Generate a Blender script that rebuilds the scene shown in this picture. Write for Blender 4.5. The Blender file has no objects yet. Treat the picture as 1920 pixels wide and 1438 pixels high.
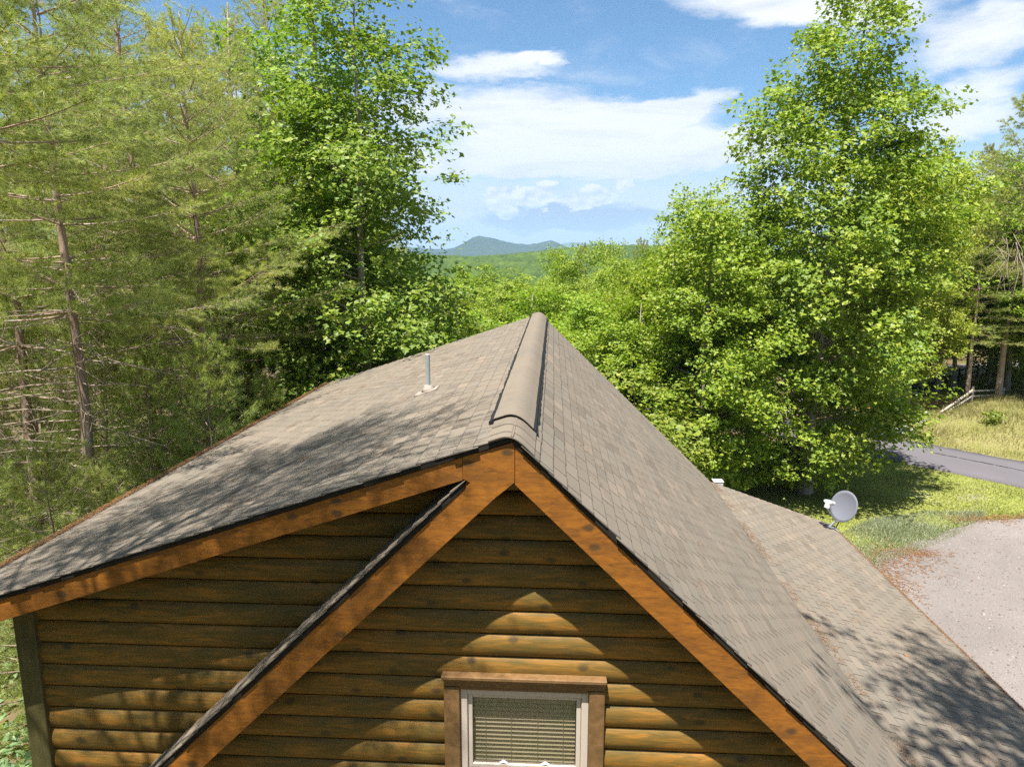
import bpy, bmesh, math, random
import numpy as np
from mathutils import Vector, Matrix
from mathutils.geometry import delaunay_2d_cdt

S = bpy.context.scene
COL = S.collection
R_ = math.radians
random.seed(7)

# ------------------------------------------------------------------ camera, sky, sun, exposure
PITCH, YAW = R_(10.18), R_(3.301)
cam_d = bpy.data.cameras.new('camera')
cam = bpy.data.objects.new('camera', cam_d); COL.objects.link(cam)
cam.location = (0.265, -5.0, 8.2)
cam.rotation_euler = (math.pi / 2 - PITCH, 0, YAW)
cam_d.sensor_fit = 'HORIZONTAL'; cam_d.sensor_width = 36.0
cam_d.lens = 36.0 * 1331.0 / 1920.0
cam_d.clip_start = 0.05; cam_d.clip_end = 60000
S.camera = cam

SUN_EL = R_(69.0)
SUN_TO = Vector((-0.37 * math.cos(SUN_EL), -0.93 * math.cos(SUN_EL), math.sin(SUN_EL))).normalized()
sun_d = bpy.data.lights.new('sun', 'SUN'); sun_d.energy = 4.0; sun_d.angle = R_(0.5); sun_d.color = (1.0, 0.96, 0.90)
sun = bpy.data.objects.new('sun', sun_d); COL.objects.link(sun)
sun.rotation_euler = SUN_TO.to_track_quat('Z', 'Y').to_euler()
sun.location = (-20, -40, 80)

S.view_settings.view_transform = 'Standard'; S.view_settings.look = 'None'
S.view_settings.gamma = 1.0; S.view_settings.use_curve_mapping = False
S.view_settings.exposure = 1.57
S.render.engine = 'CYCLES'
S.cycles.max_bounces = 8; S.cycles.diffuse_bounces = 6; S.cycles.glossy_bounces = 2
S.cycles.transmission_bounces = 4; S.cycles.transparent_max_bounces = 8; S.cycles.volume_bounces = 0
S.cycles.use_denoising = False
S.cycles.sample_clamp_indirect = 6.0

def setk(n, **kw):
    for k, v in kw.items():
        if hasattr(n, k): setattr(n, k, v)
        else: n.inputs[k.replace('_', ' ')].default_value = v
    return n
class NT:
    """small helper round a node tree"""
    def __init__(self, tree): self.t = tree; tree.nodes.clear()
    def n(self, typ, **props):
        nd = self.t.nodes.new(typ)
        for k, v in props.items(): setattr(nd, k, v)
        return nd
    def link(self, a, b): self.t.links.new(a, b)
    def put(self, sock, v):
        if isinstance(v, bpy.types.NodeSocket): self.t.links.new(v, sock)
        else: sock.default_value = v
    def math(self, op, a, b=None, c=None, clamp=False):
        nd = self.n('ShaderNodeMath', operation=op, use_clamp=clamp)
        self.put(nd.inputs[0], a)
        if b is not None: self.put(nd.inputs[1], b)
        if c is not None: self.put(nd.inputs[2], c)
        return nd.outputs[0]
    def noise(self, vec, scale, detail=5, rough=0.55, dist=0.0, out=0):
        nd = self.n('ShaderNodeTexNoise')
        if vec is not None: self.link(vec, nd.inputs['Vector'])
        nd.inputs['Scale'].default_value = scale; nd.inputs['Detail'].default_value = detail
        nd.inputs['Roughness'].default_value = rough; nd.inputs['Distortion'].default_value = dist
        return nd.outputs[out]
    def vscale(self, vec, s):
        nd = self.n('ShaderNodeVectorMath', operation='MULTIPLY'); self.link(vec, nd.inputs[0]); nd.inputs[1].default_value = s
        return nd.outputs[0]
    def comb(self, x, y, z):
        nd = self.n('ShaderNodeCombineXYZ'); self.put(nd.inputs[0], x); self.put(nd.inputs[1], y); self.put(nd.inputs[2], z)
        return nd.outputs[0]
    def ramp(self, f, stops, interp='LINEAR'):
        nd = self.n('ShaderNodeValToRGB'); nd.color_ramp.interpolation = interp
        el = nd.color_ramp.elements
        while len(el) < len(stops): el.new(0.5)
        for e, (p, c) in zip(el, stops):
            e.position = p; e.color = tuple(c) + (1.0,) if len(c) == 3 else c
        self.put(nd.inputs[0], f)
        return nd.outputs[0]
    def sstep(self, f, a, b):
        nd = self.n('ShaderNodeMapRange', interpolation_type='SMOOTHSTEP')
        self.put(nd.inputs[0], f); nd.inputs[1].default_value = a; nd.inputs[2].default_value = b
        return nd.outputs[0]
    def mix(self, f, a, b, blend='MIX'):
        nd = self.n('ShaderNodeMix', data_type='RGBA', blend_type=blend)
        self.put(nd.inputs[0], f)
        for i, v in ((6, a), (7, b)):
            if isinstance(v, bpy.types.NodeSocket): self.t.links.new(v, nd.inputs[i])
            else: nd.inputs[i].default_value = tuple(v) + (1.0,)
        return nd.outputs[2]

# ---- world: physical sky, with clouds that lie at their own directions
W = bpy.data.worlds.new('World'); S.world = W; W.use_nodes = True
w = NT(W.node_tree)
sky = w.n('ShaderNodeTexSky', sky_type='NISHITA', sun_disc=False)
sky.sun_elevation = SUN_EL; sky.sun_rotation = R_(201.7)
sky.altitude = 500; sky.air_density = 1.0; sky.dust_density = 0.6; sky.ozone_density = 2.0
bg_sky = w.n('ShaderNodeBackground'); bg_sky.inputs[1].default_value = 0.052
tint = w.mix(1.0, sky.outputs[0], (0.60, 0.86, 1.0), 'MULTIPLY')
w.link(tint, bg_sky.inputs[0])
tc = w.n('ShaderNodeTexCoord')
sep = w.n('ShaderNodeSeparateXYZ'); w.link(tc.outputs['Generated'], sep.inputs[0])
X, Y, Z = sep.outputs
el = w.math('ARCSINE', Z); az = w.math('ARCTAN2', X, Y)
zc = w.math('ADD', w.math('MAXIMUM', Z, 0.0), 0.10)
pl = w.comb(w.math('DIVIDE', X, zc), w.math('DIVIDE', Y, zc), 0.0)
ae = w.comb(az, w.math('MULTIPLY', el, 2.6), 0.3)
nf = w.noise(ae, 7.0, 9, 0.62, 0.4)
nw = w.noise(w.vscale(pl, (0.55, 1.1, 1.0)), 1.3, 8, 0.6, 0.5)
nd1 = w.math('SUBTRACT', w.noise(ae, 9.0, 6, 0.6), 0.5)
nd2 = w.math('SUBTRACT', w.noise(w.vscale(ae, (1.0, 1.0, 1.0)), 14.0, 6, 0.6), 0.5)
azd = w.math('ADD', az, w.math('MULTIPLY', nd1, 0.10)); eld = w.math('ADD', el, w.math('MULTIPLY', nd2, 0.045))
def ell(a0, e0, wa, we, amp, tilt=0.0):
    da = w.math('SUBTRACT', azd, a0)
    de = w.math('SUBTRACT', w.math('SUBTRACT', eld, e0), w.math('MULTIPLY', da, tilt))
    q = w.math('ADD', w.math('POWER', w.math('ABSOLUTE', w.math('DIVIDE', da, wa)), 2.0),
               w.math('POWER', w.math('ABSOLUTE', w.math('DIVIDE', de, we)), 2.0))
    return w.math('MULTIPLY', w.math('MAXIMUM', w.math('SUBTRACT', 1.0, q), 0.0), amp)
def total(lst):
    t = None
    for e in lst:
        v = ell(*e); t = v if t is None else w.math('ADD', t, v)
    return t
veil = total([(-0.086, 0.244, 0.100, 0.019, 0.95, 0.06), (-0.022, 0.252, 0.045, 0.009, 0.6, 0.1),
              (-0.06, 0.186, 0.17, 0.046, 0.95, -0.04), (0.064, 0.168, 0.17, 0.036, 0.95, 0.10), (0.153, 0.188, 0.10, 0.02, 0.7, 0.2),
              (0.00, 0.135, 0.36, 0.034, 0.95, 0.0), (0.19, 0.140, 0.17, 0.03, 0.8, 0.0), (0.0, 0.108, 0.45, 0.022, 0.55, 0.0),
              (0.26, 0.303, 0.15, 0.030, 1.0, -0.1), (0.374, 0.283, 0.11, 0.045, 0.9, -0.1), (0.505, 0.240, 0.10, 0.04, 0.9, 0.2),
              (0.478, 0.150, 0.09, 0.032, 0.8, 0.1), (0.51, 0.19, 0.06, 0.018, 0.7, 0.1), (0.20, 0.197, 0.05, 0.016, 0.35, 0.3),
              (-0.35, 0.17, 0.2, 0.06, 0.6, 0.0), (1.1, 0.3, 0.35, 0.10, 0.95, 0.0), (1.9, 0.2, 0.4, 0.07, 0.95, 0.0), (2.7, 0.35, 0.4, 0.12, 0.95, 0.0),  # wide veils out of view, here and below, are added to lift ambient light
              (-1.0, 0.28, 0.35, 0.10, 0.95, 0.0), (-1.8, 0.22, 0.4, 0.08, 0.95, 0.0), (-2.6, 0.33, 0.45, 0.12, 0.95, 0.0), (0.5, 0.55, 0.4, 0.13, 0.95, 0.0),
              (-0.7, 0.62, 0.5, 0.14, 0.95, 0.0), (1.6, 0.7, 0.7, 0.16, 0.95, 0.0), (-2.0, 0.75, 0.8, 0.18, 0.95, 0.0), (2.8, 0.85, 0.8, 0.18, 0.95, 0.0), (-0.2, 1.0, 1.2, 0.2, 0.95, 0.0)])
dens = w.math('ADD', w.math('MULTIPLY', veil, 1.25), w.math('MULTIPLY', w.math('SUBTRACT', nf, 0.52), 1.9))
dens = w.sstep(dens, 0.0, 1.1)
wisp = w.math('MULTIPLY', w.sstep(nw, 0.56, 0.85), 0.55)
dens = w.math('MAXIMUM', dens, wisp)
haze_low = w.math('MULTIPLY', w.math('SUBTRACT', 1.0, w.sstep(el, 0.05, 0.17)), 0.92)
dens = w.math('MAXIMUM', dens, haze_low)
# cumulus along the horizon
cum = total([(-0.068, 0.074, 0.040, 0.026, 1.1), (-0.016, 0.079, 0.030, 0.028, 1.1), (0.036, 0.076, 0.036, 0.024, 1.1),
             (0.099, 0.095, 0.025, 0.016, 1.1), (0.062, 0.083, 0.028, 0.018, 1.0), (-0.20, 0.07, 0.05, 0.03, 1.0), (0.45, 0.08, 0.06, 0.03, 1.0),
             (0.7, 0.09, 0.1, 0.03, 1.0), (-0.6, 0.08, 0.1, 0.03, 1.0), (1.5, 0.09, 0.2, 0.04, 1.0), (-1.7, 0.09, 0.2, 0.04, 1.0), (2.7, 0.09, 0.2, 0.04, 1.0)])
nc = w.noise(w.vscale(ae, (1.0, 0.75, 1.0)), 30.0, 9, 0.62, 0.3)
nc2 = w.noise(w.vscale(w.comb(w.math('SUBTRACT', az, 0.006), w.math('MULTIPLY', w.math('ADD', el, 0.006), 2.6), 0.3), (1.0, 0.75, 1.0)), 30.0, 9, 0.62, 0.3)
relief = w.math('ADD', 0.62, w.math('MULTIPLY', w.math('SUBTRACT', nc, nc2), 3.2), clamp=True)
cumd = w.sstep(w.math('ADD', cum, w.math('MULTIPLY', w.math('SUBTRACT', nc, 0.5), 1.8)), 0.42, 0.68)
gray = total([(-0.028, 0.050, 0.11, 0.020, 1.0), (0.065, 0.052, 0.10, 0.024, 1.0), (0.02, 0.088, 0.10, 0.012, 0.3), (0.45, 0.06, 0.1, 0.02, 0.8), (-0.6, 0.06, 0.15, 0.02, 0.8)])
grd = w.math('MULTIPLY', w.sstep(w.math('ADD', gray, w.math('MULTIPLY', w.math('SUBTRACT', nc, 0.5), 0.9)), 0.10, 0.85), 0.95)
ccol = w.mix(haze_low, (0.365, 0.366, 0.368), (0.292, 0.302, 0.332))
shade = w.sstep(w.noise(w.vscale(ae, (0.5, 1.0, 1.0)), 8.0, 8, 0.65, 0.6), 0.42, 0.75)
ccol = w.mix(w.math('MULTIPLY', shade, 0.75), ccol, (0.235, 0.255, 0.300))
ccol = w.mix(grd, ccol, (0.140, 0.163, 0.212))
ccol = w.mix(w.math('MULTIPLY', cumd, 0.92), ccol, w.mix(relief, (0.205, 0.225, 0.275), (0.385, 0.375, 0.365)))
dens = w.math('MAXIMUM', dens, w.math('MAXIMUM', w.math('MULTIPLY', cumd, 0.95), grd))
dens = w.math('MULTIPLY', dens, w.sstep(Z, -0.05, 0.0))
bg_c = w.n('ShaderNodeBackground'); w.link(ccol, bg_c.inputs[0]); bg_c.inputs[1].default_value = 1.0
mixs = w.n('ShaderNodeMixShader'); w.link(dens, mixs.inputs[0]); w.link(bg_sky.outputs[0], mixs.inputs[1]); w.link(bg_c.outputs[0], mixs.inputs[2])
wo = w.n('ShaderNodeOutputWorld'); w.link(mixs.outputs[0], wo.inputs[0])

# ------------------------------------------------------------------ materials
def new_mat(name):
    m = bpy.data.materials.new(name); m.use_nodes = True
    return m, NT(m.node_tree)
def finish(k, col, rough=0.8, bump=None, bstr=0.3, bdist=0.01, spec=0.3, metal=0.0):
    b = k.n('ShaderNodeBsdfPrincipled'); k.put(b.inputs['Base Color'], col if isinstance(col, bpy.types.NodeSocket) else tuple(col) + (1.0,))
    k.put(b.inputs['Roughness'], rough); b.inputs['Specular IOR Level'].default_value = spec; b.inputs['Metallic'].default_value = metal
    if bump is not None:
        bn = k.n('ShaderNodeBump'); bn.inputs['Strength'].default_value = bstr; bn.inputs['Distance'].default_value = bdist
        k.link(bump, bn.inputs['Height']); k.link(bn.outputs[0], b.inputs['Normal'])
    o = k.n('ShaderNodeOutputMaterial'); k.link(b.outputs[0], o.inputs[0])
    return b
def pos(k): return k.n('ShaderNodeNewGeometry').outputs['Position']
def objc(k): return k.n('ShaderNodeTexCoord').outputs['Object']
def island(k):
    a = k.n('ShaderNodeNewGeometry').outputs['Random Per Island']; b = k.n('ShaderNodeObjectInfo').outputs['Random']
    return k.math('FRACT', k.math('ADD', a, b))

def mat_plain(name, col, rough=0.6, spec=0.3, metal=0.0, var=0.15, scale=8.0):
    m, k = new_mat(name); n = k.noise(objc(k), scale, 5)
    c = k.mix(n, tuple(x * (1 - var) for x in col), tuple(min(1, x * (1 + var)) for x in col))
    finish(k, c, rough, n, 0.08, 0.01, spec, metal); return m

GAIN = 1.62
def mat_leaf(name, stops, transl=0.42, tcol=(1.0, 1.15, 0.55), gloss=0.025, objvar=0.35):
    m, k = new_mat(name)
    r = k.n('ShaderNodeNewGeometry').outputs['Random Per Island']
    clump = k.noise(objc(k), 0.55, 3)
    f = k.math('ADD', k.math('MULTIPLY', r, 0.55), k.math('MULTIPLY', k.math('SUBTRACT', clump, 0.25), 0.9), clamp=True)
    c = k.ramp(f, [(p_, tuple(min(0.5, q_ * GAIN) for q_ in c_)) for p_, c_ in stops])
    c = k.mix(1.0, c, (1.17, 0.985, 1.3), 'MULTIPLY'); hv = k.n('ShaderNodeHueSaturation'); k.link(c, hv.inputs['Color'])
    orr = k.n('ShaderNodeObjectInfo').outputs['Random']
    k.put(hv.inputs['Hue'], k.math('ADD', 0.5 - 0.012 * objvar * 2, k.math('MULTIPLY', orr, 0.05 * objvar)))
    k.put(hv.inputs['Value'], k.math('ADD', 1.0 - 0.35 * objvar, k.math('MULTIPLY', orr, 0.7 * objvar)))
    d = k.n('ShaderNodeBsdfDiffuse'); k.link(hv.outputs[0], d.inputs[0])
    t = k.n('ShaderNodeBsdfTranslucent'); k.link(k.mix(1.0, hv.outputs[0], tcol, 'MULTIPLY'), t.inputs[0])
    mx = k.n('ShaderNodeMixShader'); mx.inputs[0].default_value = transl; k.link(d.outputs[0], mx.inputs[1]); k.link(t.outputs[0], mx.inputs[2])
    g = k.n('ShaderNodeBsdfGlossy'); g.inputs['Roughness'].default_value = 0.5; g.inputs['Color'].default_value = (0.9, 0.95, 0.9, 1)
    m2 = k.n('ShaderNodeMixShader'); m2.inputs[0].default_value = gloss; k.link(mx.outputs[0], m2.inputs[1]); k.link(g.outputs[0], m2.inputs[2])
    o = k.n('ShaderNodeOutputMaterial'); k.link(m2.outputs[0], o.inputs[0])
    return m

def mat_bark(name, c1, c2, lichen=0.3):
    m, k = new_mat(name); p = objc(k)
    n = k.noise(k.vscale(p, (1, 1, 0.25)), 14.0, 6, 0.65); n2 = k.noise(p, 2.2, 4)
    c = k.mix(n, c1, c2); c = k.mix(k.math('MULTIPLY', k.sstep(n2, 0.5, 0.68), lichen), c, (0.34, 0.33, 0.29))
    finish(k, c, 0.95, n, 0.6, 0.03, 0.1); return m

M = {}
# leaves and needles
M['poplar'] = mat_leaf('poplar_leaf', [(0.0, (0.055, 0.125, 0.016)), (0.45, (0.110, 0.200, 0.020)), (0.8, (0.185, 0.265, 0.030)), (1.0, (0.25, 0.31, 0.06))])
M['maple'] = mat_leaf('maple_leaf', [(0.0, (0.055, 0.110, 0.012)), (0.4, (0.110, 0.180, 0.014)), (0.8, (0.185, 0.240, 0.020)), (1.0, (0.25, 0.28, 0.05))])
M['woods'] = mat_leaf('woodland_leaf', [(0.0, (0.060, 0.120, 0.010)), (0.4, (0.115, 0.195, 0.013)), (0.8, (0.190, 0.255, 0.020)), (1.0, (0.25, 0.29, 0.04))], objvar=0.3)
M['gold'] = mat_leaf('yellow_green_leaf', [(0.0, (0.088, 0.141, 0.010)), (0.5, (0.160, 0.218, 0.013)), (1.0, (0.240, 0.272, 0.033))])
M['shrub'] = mat_leaf('shrub_leaf', [(0.0, (0.065, 0.112, 0.012)), (0.5, (0.123, 0.179, 0.018)), (1.0, (0.232, 0.246, 0.030))])
M['vine'] = mat_leaf('vine_leaf', [(0.0, (0.07, 0.15, 0.05)), (0.5, (0.13, 0.22, 0.07)), (1.0, (0.22, 0.30, 0.10))])
M['needle'] = mat_leaf('pine_needle_green', [(0.0, (0.085, 0.150, 0.036)), (0.4, (0.165, 0.245, 0.048)), (0.75, (0.27, 0.315, 0.050)), (1.0, (0.36, 0.34, 0.055))], transl=0.42, tcol=(1.05, 1.15, 0.75), gloss=0.04, objvar=0.35)
M['needle_far'] = mat_leaf('pine_needle_far', [(0.0, (0.090, 0.150, 0.040)), (0.5, (0.180, 0.245, 0.045)), (1.0, (0.29, 0.30, 0.05))], transl=0.4, tcol=(1.0, 1.05, 0.7), gloss=0.03, objvar=0.4)
M['pine_bark'] = mat_bark('pine_bark', (0.203, 0.137, 0.098), (0.513, 0.370, 0.275), 0.6)
M['grey_bark'] = mat_bark('grey_bark', (0.15, 0.12, 0.09), (0.38, 0.33, 0.26), 0.5)
M['dead'] = mat_bark('dead_twig', (0.22, 0.165, 0.12), (0.42, 0.335, 0.25), 0.3)

def mat_shingle(name='asphalt_shingle', vary=1.0):
    m, k = new_mat(name); p = pos(k); r = island(k)
    if vary < 1.0: r = k.math('ADD', 0.42, k.math('MULTIPLY', r, vary))
    gran = k.noise(p, 260.0, 3, 0.8); st = k.noise(p, 0.9, 6, 0.6); st2 = k.noise(p, 3.5, 5, 0.6)
    c = k.ramp(r, [(0.0, (0.155, 0.130, 0.100)), (0.12, (0.186, 0.154, 0.118)), (0.6, (0.215, 0.178, 0.136)), (0.88, (0.195, 0.168, 0.132)), (1.0, (0.255, 0.200, 0.150))])
    c = k.mix(k.math('MULTIPLY', k.sstep(st, 0.40, 0.72), 0.50), c, (0.160, 0.146, 0.120))
    c = k.mix(k.math('MULTIPLY', k.sstep(st2, 0.60, 0.80), 0.45), c, (0.284, 0.169, 0.101))
    c = k.mix(0.55, c, k.ramp(gran, [(0.25, (0.35, 0.35, 0.34)), (0.5, (0.86, 0.85, 0.83)), (0.75, (1.45, 1.42, 1.36))]), 'MULTIPLY')
    finish(k, c, 0.95, gran, 0.5, 0.003, 0.15); return m
M['shingle'] = mat_shingle(); M['cap'] = mat_shingle('cap_shingle', 0.12)

def mat_wood(name, dark, mid, light, knots=True, axis=(0.7, 6, 6), rough=0.62, gscale=5.0):
    m, k = new_mat(name); p = objc(k); pv = k.vscale(p, axis)
    r = k.n('ShaderNodeObjectInfo').outputs['Random']
    off = k.n('ShaderNodeVectorMath', operation='ADD'); k.link(pv, off.inputs[0]); k.link(k.comb(k.math('MULTIPLY', r, 37.0), 0.0, k.math('MULTIPLY', r, 11.0)), off.inputs[1])
    g = k.noise(off.outputs[0], gscale, 7, 0.62, 0.6); broad = k.noise(k.vscale(p, (0.8, 1.5, 3.0)), 1.7, 4, 0.6)
    c = k.ramp(g, [(0.25, dark), (0.5, mid), (0.75, light)])
    c = k.mix(k.math('MULTIPLY', k.sstep(broad, 0.42, 0.66), 0.55), c, dark)
    if knots:
        v = k.n('ShaderNodeTexVoronoi', voronoi_dimensions='2D'); sx_ = k.n('ShaderNodeSeparateXYZ'); k.link(p, sx_.inputs[0]); k.link(k.comb(k.math('MULTIPLY', sx_.outputs[0], 3.4), k.math('MULTIPLY', sx_.outputs[2], 5.26), 0.0), v.inputs['Vector']); v.inputs['Scale'].default_value = 1.0
        d = k.math('ADD', v.outputs['Distance'], k.math('MULTIPLY', k.math('SUBTRACT', k.noise(p, 25.0, 3), 0.5), 0.10))
        kn = k.math('SUBTRACT', 1.0, k.sstep(d, 0.07, 0.20))
        sepc = k.n('ShaderNodeSeparateColor'); k.link(v.outputs['Color'], sepc.inputs[0])
        kn = k.math('MULTIPLY', kn, k.math('GREATER_THAN', sepc.outputs[0], 0.72))
        c = k.mix(k.math('MULTIPLY', kn, 0.75), c, (0.045, 0.034, 0.018))
    c = k.mix(k.math('MULTIPLY', r, 0.22), c, dark)
    fine = k.noise(k.vscale(p, (30, 300, 300)), 1.0, 3, 0.6)
    finish(k, c, rough, k.math('ADD', g, k.math('MULTIPLY', fine, 0.3)), 0.12, 0.004, 0.32); return m
M['log'] = mat_wood('stained_log', (0.068, 0.058, 0.016), (0.205, 0.110, 0.019), (0.430, 0.176, 0.025))
M['board'] = mat_wood('stained_board', (0.120, 0.050, 0.012), (0.285, 0.104, 0.013), (0.40, 0.152, 0.018), axis=(2.2, 3, 9), gscale=4.0)
M['post'] = mat_wood('dark_post', (0.055, 0.052, 0.022), (0.10, 0.085, 0.030), (0.14, 0.105, 0.04), knots=False, axis=(6, 6, 0.8))
M['trim'] = mat_wood('window_trim', (0.110, 0.063, 0.024), (0.195, 0.107, 0.041), (0.268, 0.152, 0.067), knots=False, axis=(3, 3, 3))
M['deck'] = mat_plain('roof_deck', (0.018, 0.015, 0.011), 0.9)
M['lip_shade'] = mat_plain('shingle_lip_shade', (0.105, 0.090, 0.074), 0.9, var=0.4, scale=20)  # darker shingle edges, painting in the shadow line of each course
M['felt'] = mat_plain('black_edge', (0.012, 0.012, 0.012), 0.85)
M['vinyl'] = mat_plain('beige_vinyl', (0.512, 0.439, 0.366), 0.45, 0.4, var=0.05)
M['blind'] = mat_plain('cream_blind', (0.80, 0.70, 0.48), 0.5, var=0.05)
M['cord'] = mat_plain('blind_cord', (0.55, 0.50, 0.38), 0.8)
M['white'] = mat_plain('white_plastic', (0.50, 0.485, 0.485), 0.45, 0.4, var=0.05)
M['dish'] = mat_plain('grey_dish', (0.155, 0.162, 0.190), 0.6, 0.2, var=0.05)
M['metal'] = mat_plain('galvanised_metal', (0.40, 0.41, 0.42), 0.4, 0.5, 0.6, 0.2)
M['cable'] = mat_plain('black_cable', (0.02, 0.02, 0.022), 0.6)
M['pvc'] = mat_plain('weathered_pipe', (0.288, 0.310, 0.300), 0.55, 0.3, var=0.25, scale=14)
M['flash'] = mat_plain('painted_flashing', (0.30, 0.25, 0.21), 0.7, var=0.35, scale=30)
M['dark_inside'] = mat_plain('dark_interior', (0.05, 0.048, 0.035), 0.9)
M['rock'] = mat_plain('pale_rock', (0.42, 0.39, 0.38), 0.9, var=0.3, scale=6)
M['rail'] = mat_plain('weathered_rail', (0.50, 0.42, 0.35), 0.85, var=0.3, scale=9)
M['dark_rail'] = mat_plain('dark_rail', (0.06, 0.055, 0.06), 0.85, var=0.3)
M['green_box'] = mat_plain('green_enamel', (0.020, 0.040, 0.032), 0.5)
M['orange_leaf'] = mat_plain('dry_leaf', (0.28, 0.11, 0.025), 0.8)
M['straw'] = mat_plain('dry_needle', (0.213, 0.104, 0.041), 0.9, var=0.4, scale=3)
M['concrete'] = mat_plain('foundation', (0.3, 0.29, 0.27), 0.9)

def mat_glass():
    m, k = new_mat('window_glass')
    t = k.n('ShaderNodeBsdfTransparent'); t.inputs[0].default_value = (0.97, 0.96, 0.94, 1)
    g = k.n('ShaderNodeBsdfGlossy'); g.inputs['Roughness'].default_value = 0.03
    f = k.n('ShaderNodeFresnel'); f.inputs[0].default_value = 1.5
    mx = k.n('ShaderNodeMixShader'); k.link(k.math('MULTIPLY', f.outputs[0], 0.8), mx.inputs[0]); k.link(t.outputs[0], mx.inputs[1]); k.link(g.outputs[0], mx.inputs[2])
    o = k.n('ShaderNodeOutputMaterial'); k.link(mx.outputs[0], o.inputs[0]); return m
M['glass'] = mat_glass()

def mat_ground(name, cols, scale=0.6, fine=18.0, bump=0.4, bd=0.05, fw=0.38):
    m, k = new_mat(name); p = pos(k)
    a = k.noise(p, scale, 7, 0.6, 0.3); b = k.noise(p, fine, 5, 0.65)
    f = k.math('ADD', k.math('MULTIPLY', a, 1 - fw), k.math('MULTIPLY', b, fw))
    n = len(cols); c = k.ramp(f, [(0.30 + 0.40 * i / (n - 1), cc) for i, cc in enumerate(cols)])
    finish(k, c, 0.95, b, bump, bd, 0.1); return m
M['floor'] = mat_ground('forest_floor', [(0.091, 0.062, 0.036), (0.169, 0.107, 0.068), (0.111, 0.117, 0.036), (0.234, 0.150, 0.098)])
M['lawn'] = mat_ground('lawn', [(0.124, 0.154, 0.048), (0.190, 0.218, 0.043), (0.235, 0.250, 0.058), (0.289, 0.256, 0.233)], 0.5, 9.0)
M['bank'] = mat_ground('bank_soil', [(0.110, 0.131, 0.022), (0.184, 0.180, 0.054), (0.230, 0.203, 0.082), (0.147, 0.170, 0.026)], 0.45, 7.0)
M['verge'] = mat_ground('shaded_grass', [(0.127, 0.159, 0.029), (0.207, 0.230, 0.031), (0.317, 0.254, 0.095), (0.254, 0.269, 0.039)], 0.4, 6.0)
M['clay'] = mat_ground('red_clay', [(0.183, 0.110, 0.049), (0.342, 0.171, 0.067), (0.415, 0.220, 0.104), (0.244, 0.195, 0.061)], 0.5, 6.0)
M['gravel'] = mat_ground('gravel', [(0.10, 0.085, 0.075), (0.198, 0.172, 0.156), (0.242, 0.211, 0.192), (0.38, 0.34, 0.31)], 0.25, 34.0, 0.9, 0.03, 0.55)
M['road2'] = mat_ground('pale_road', [(0.244, 0.207, 0.195), (0.305, 0.262, 0.256), (0.366, 0.317, 0.305)], 0.3, 12.0)
M['gblade'] = mat_leaf('grass_blade', [(0.0, (0.070, 0.097, 0.025)), (0.5, (0.123, 0.141, 0.027)), (1.0, (0.178, 0.183, 0.087))], 0.4, gloss=0.03)
M['dblade'] = mat_leaf('dry_grass_blade', [(0.0, (0.071, 0.099, 0.012)), (0.45, (0.134, 0.142, 0.034)), (1.0, (0.198, 0.189, 0.074))], 0.35, gloss=0.03)
M['cover'] = mat_leaf('juniper', [(0.0, (0.085, 0.119, 0.043)), (0.5, (0.145, 0.191, 0.081)), (1.0, (0.221, 0.255, 0.128))], 0.3, gloss=0.04)
def mat_road():
    m, k = new_mat('asphalt'); p = pos(k)
    a = k.noise(p, 0.5, 5); b = k.noise(p, 60.0, 4, 0.7)
    c = k.mix(a, (0.123, 0.111, 0.119), (0.171, 0.155, 0.165)); c = k.mix(k.math('MULTIPLY', b, 0.5), c, (0.074, 0.070, 0.074))
    finish(k, c, 0.9, b, 0.4, 0.01, 0.2); return m
M['road'] = mat_road()
def mat_hill(name, a, b, sc):
    m, k = new_mat(name); p = pos(k); n = k.noise(p, sc, 6, 0.65); n2 = k.noise(p, sc * 0.13, 4)
    f = k.math('ADD', k.math('MULTIPLY', n, 0.6), k.math('MULTIPLY', n2, 0.4))
    finish(k, k.ramp(f, [(0.35, a), (0.65, b)]), 1.0, None, spec=0.0); return m
M['hill'] = mat_hill('wooded_hill', (0.030, 0.059, 0.009), (0.098, 0.140, 0.018), 0.11)
M['mountain'] = mat_hill('far_mountain', (0.019, 0.036, 0.016), (0.041, 0.060, 0.022), 0.012)

# ------------------------------------------------------------------ object helpers
def link(o, parent=None):
    COL.objects.link(o)
    if parent is not None: o.parent = parent
    return o
def tag(o, label=None, cat=None, group=None, kind=None):
    if label: o['label'] = label
    if cat: o['category'] = cat
    if group: o['group'] = group
    if kind: o['kind'] = kind
    return o
def thing(name, label, cat, loc=(0, 0, 0), rz=0.0, group=None):
    o = bpy.data.objects.new(name, None); o.location = loc; o.rotation_euler = (0, 0, rz); o.empty_display_size = 0.3
    COL.objects.link(o); return tag(o, label, cat, group)
def mesh_obj(name, me, parent=None): return link(bpy.data.objects.new(name, me), parent)
def dup(root, loc, rz=0.0, sc=(1, 1, 1), label=None, group=None):
    r = root.copy(); COL.objects.link(r); r.location = loc; r.rotation_euler = (0, 0, rz); r.scale = sc
    if label: r['label'] = label
    if group: r['group'] = group
    elif 'group' in r: del r['group']
    for ch in list(root.children):
        c = ch.copy(); COL.objects.link(c); c.parent = r
        for g in ch.children:
            d = g.copy(); COL.objects.link(d); d.parent = c
    return r

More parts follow.
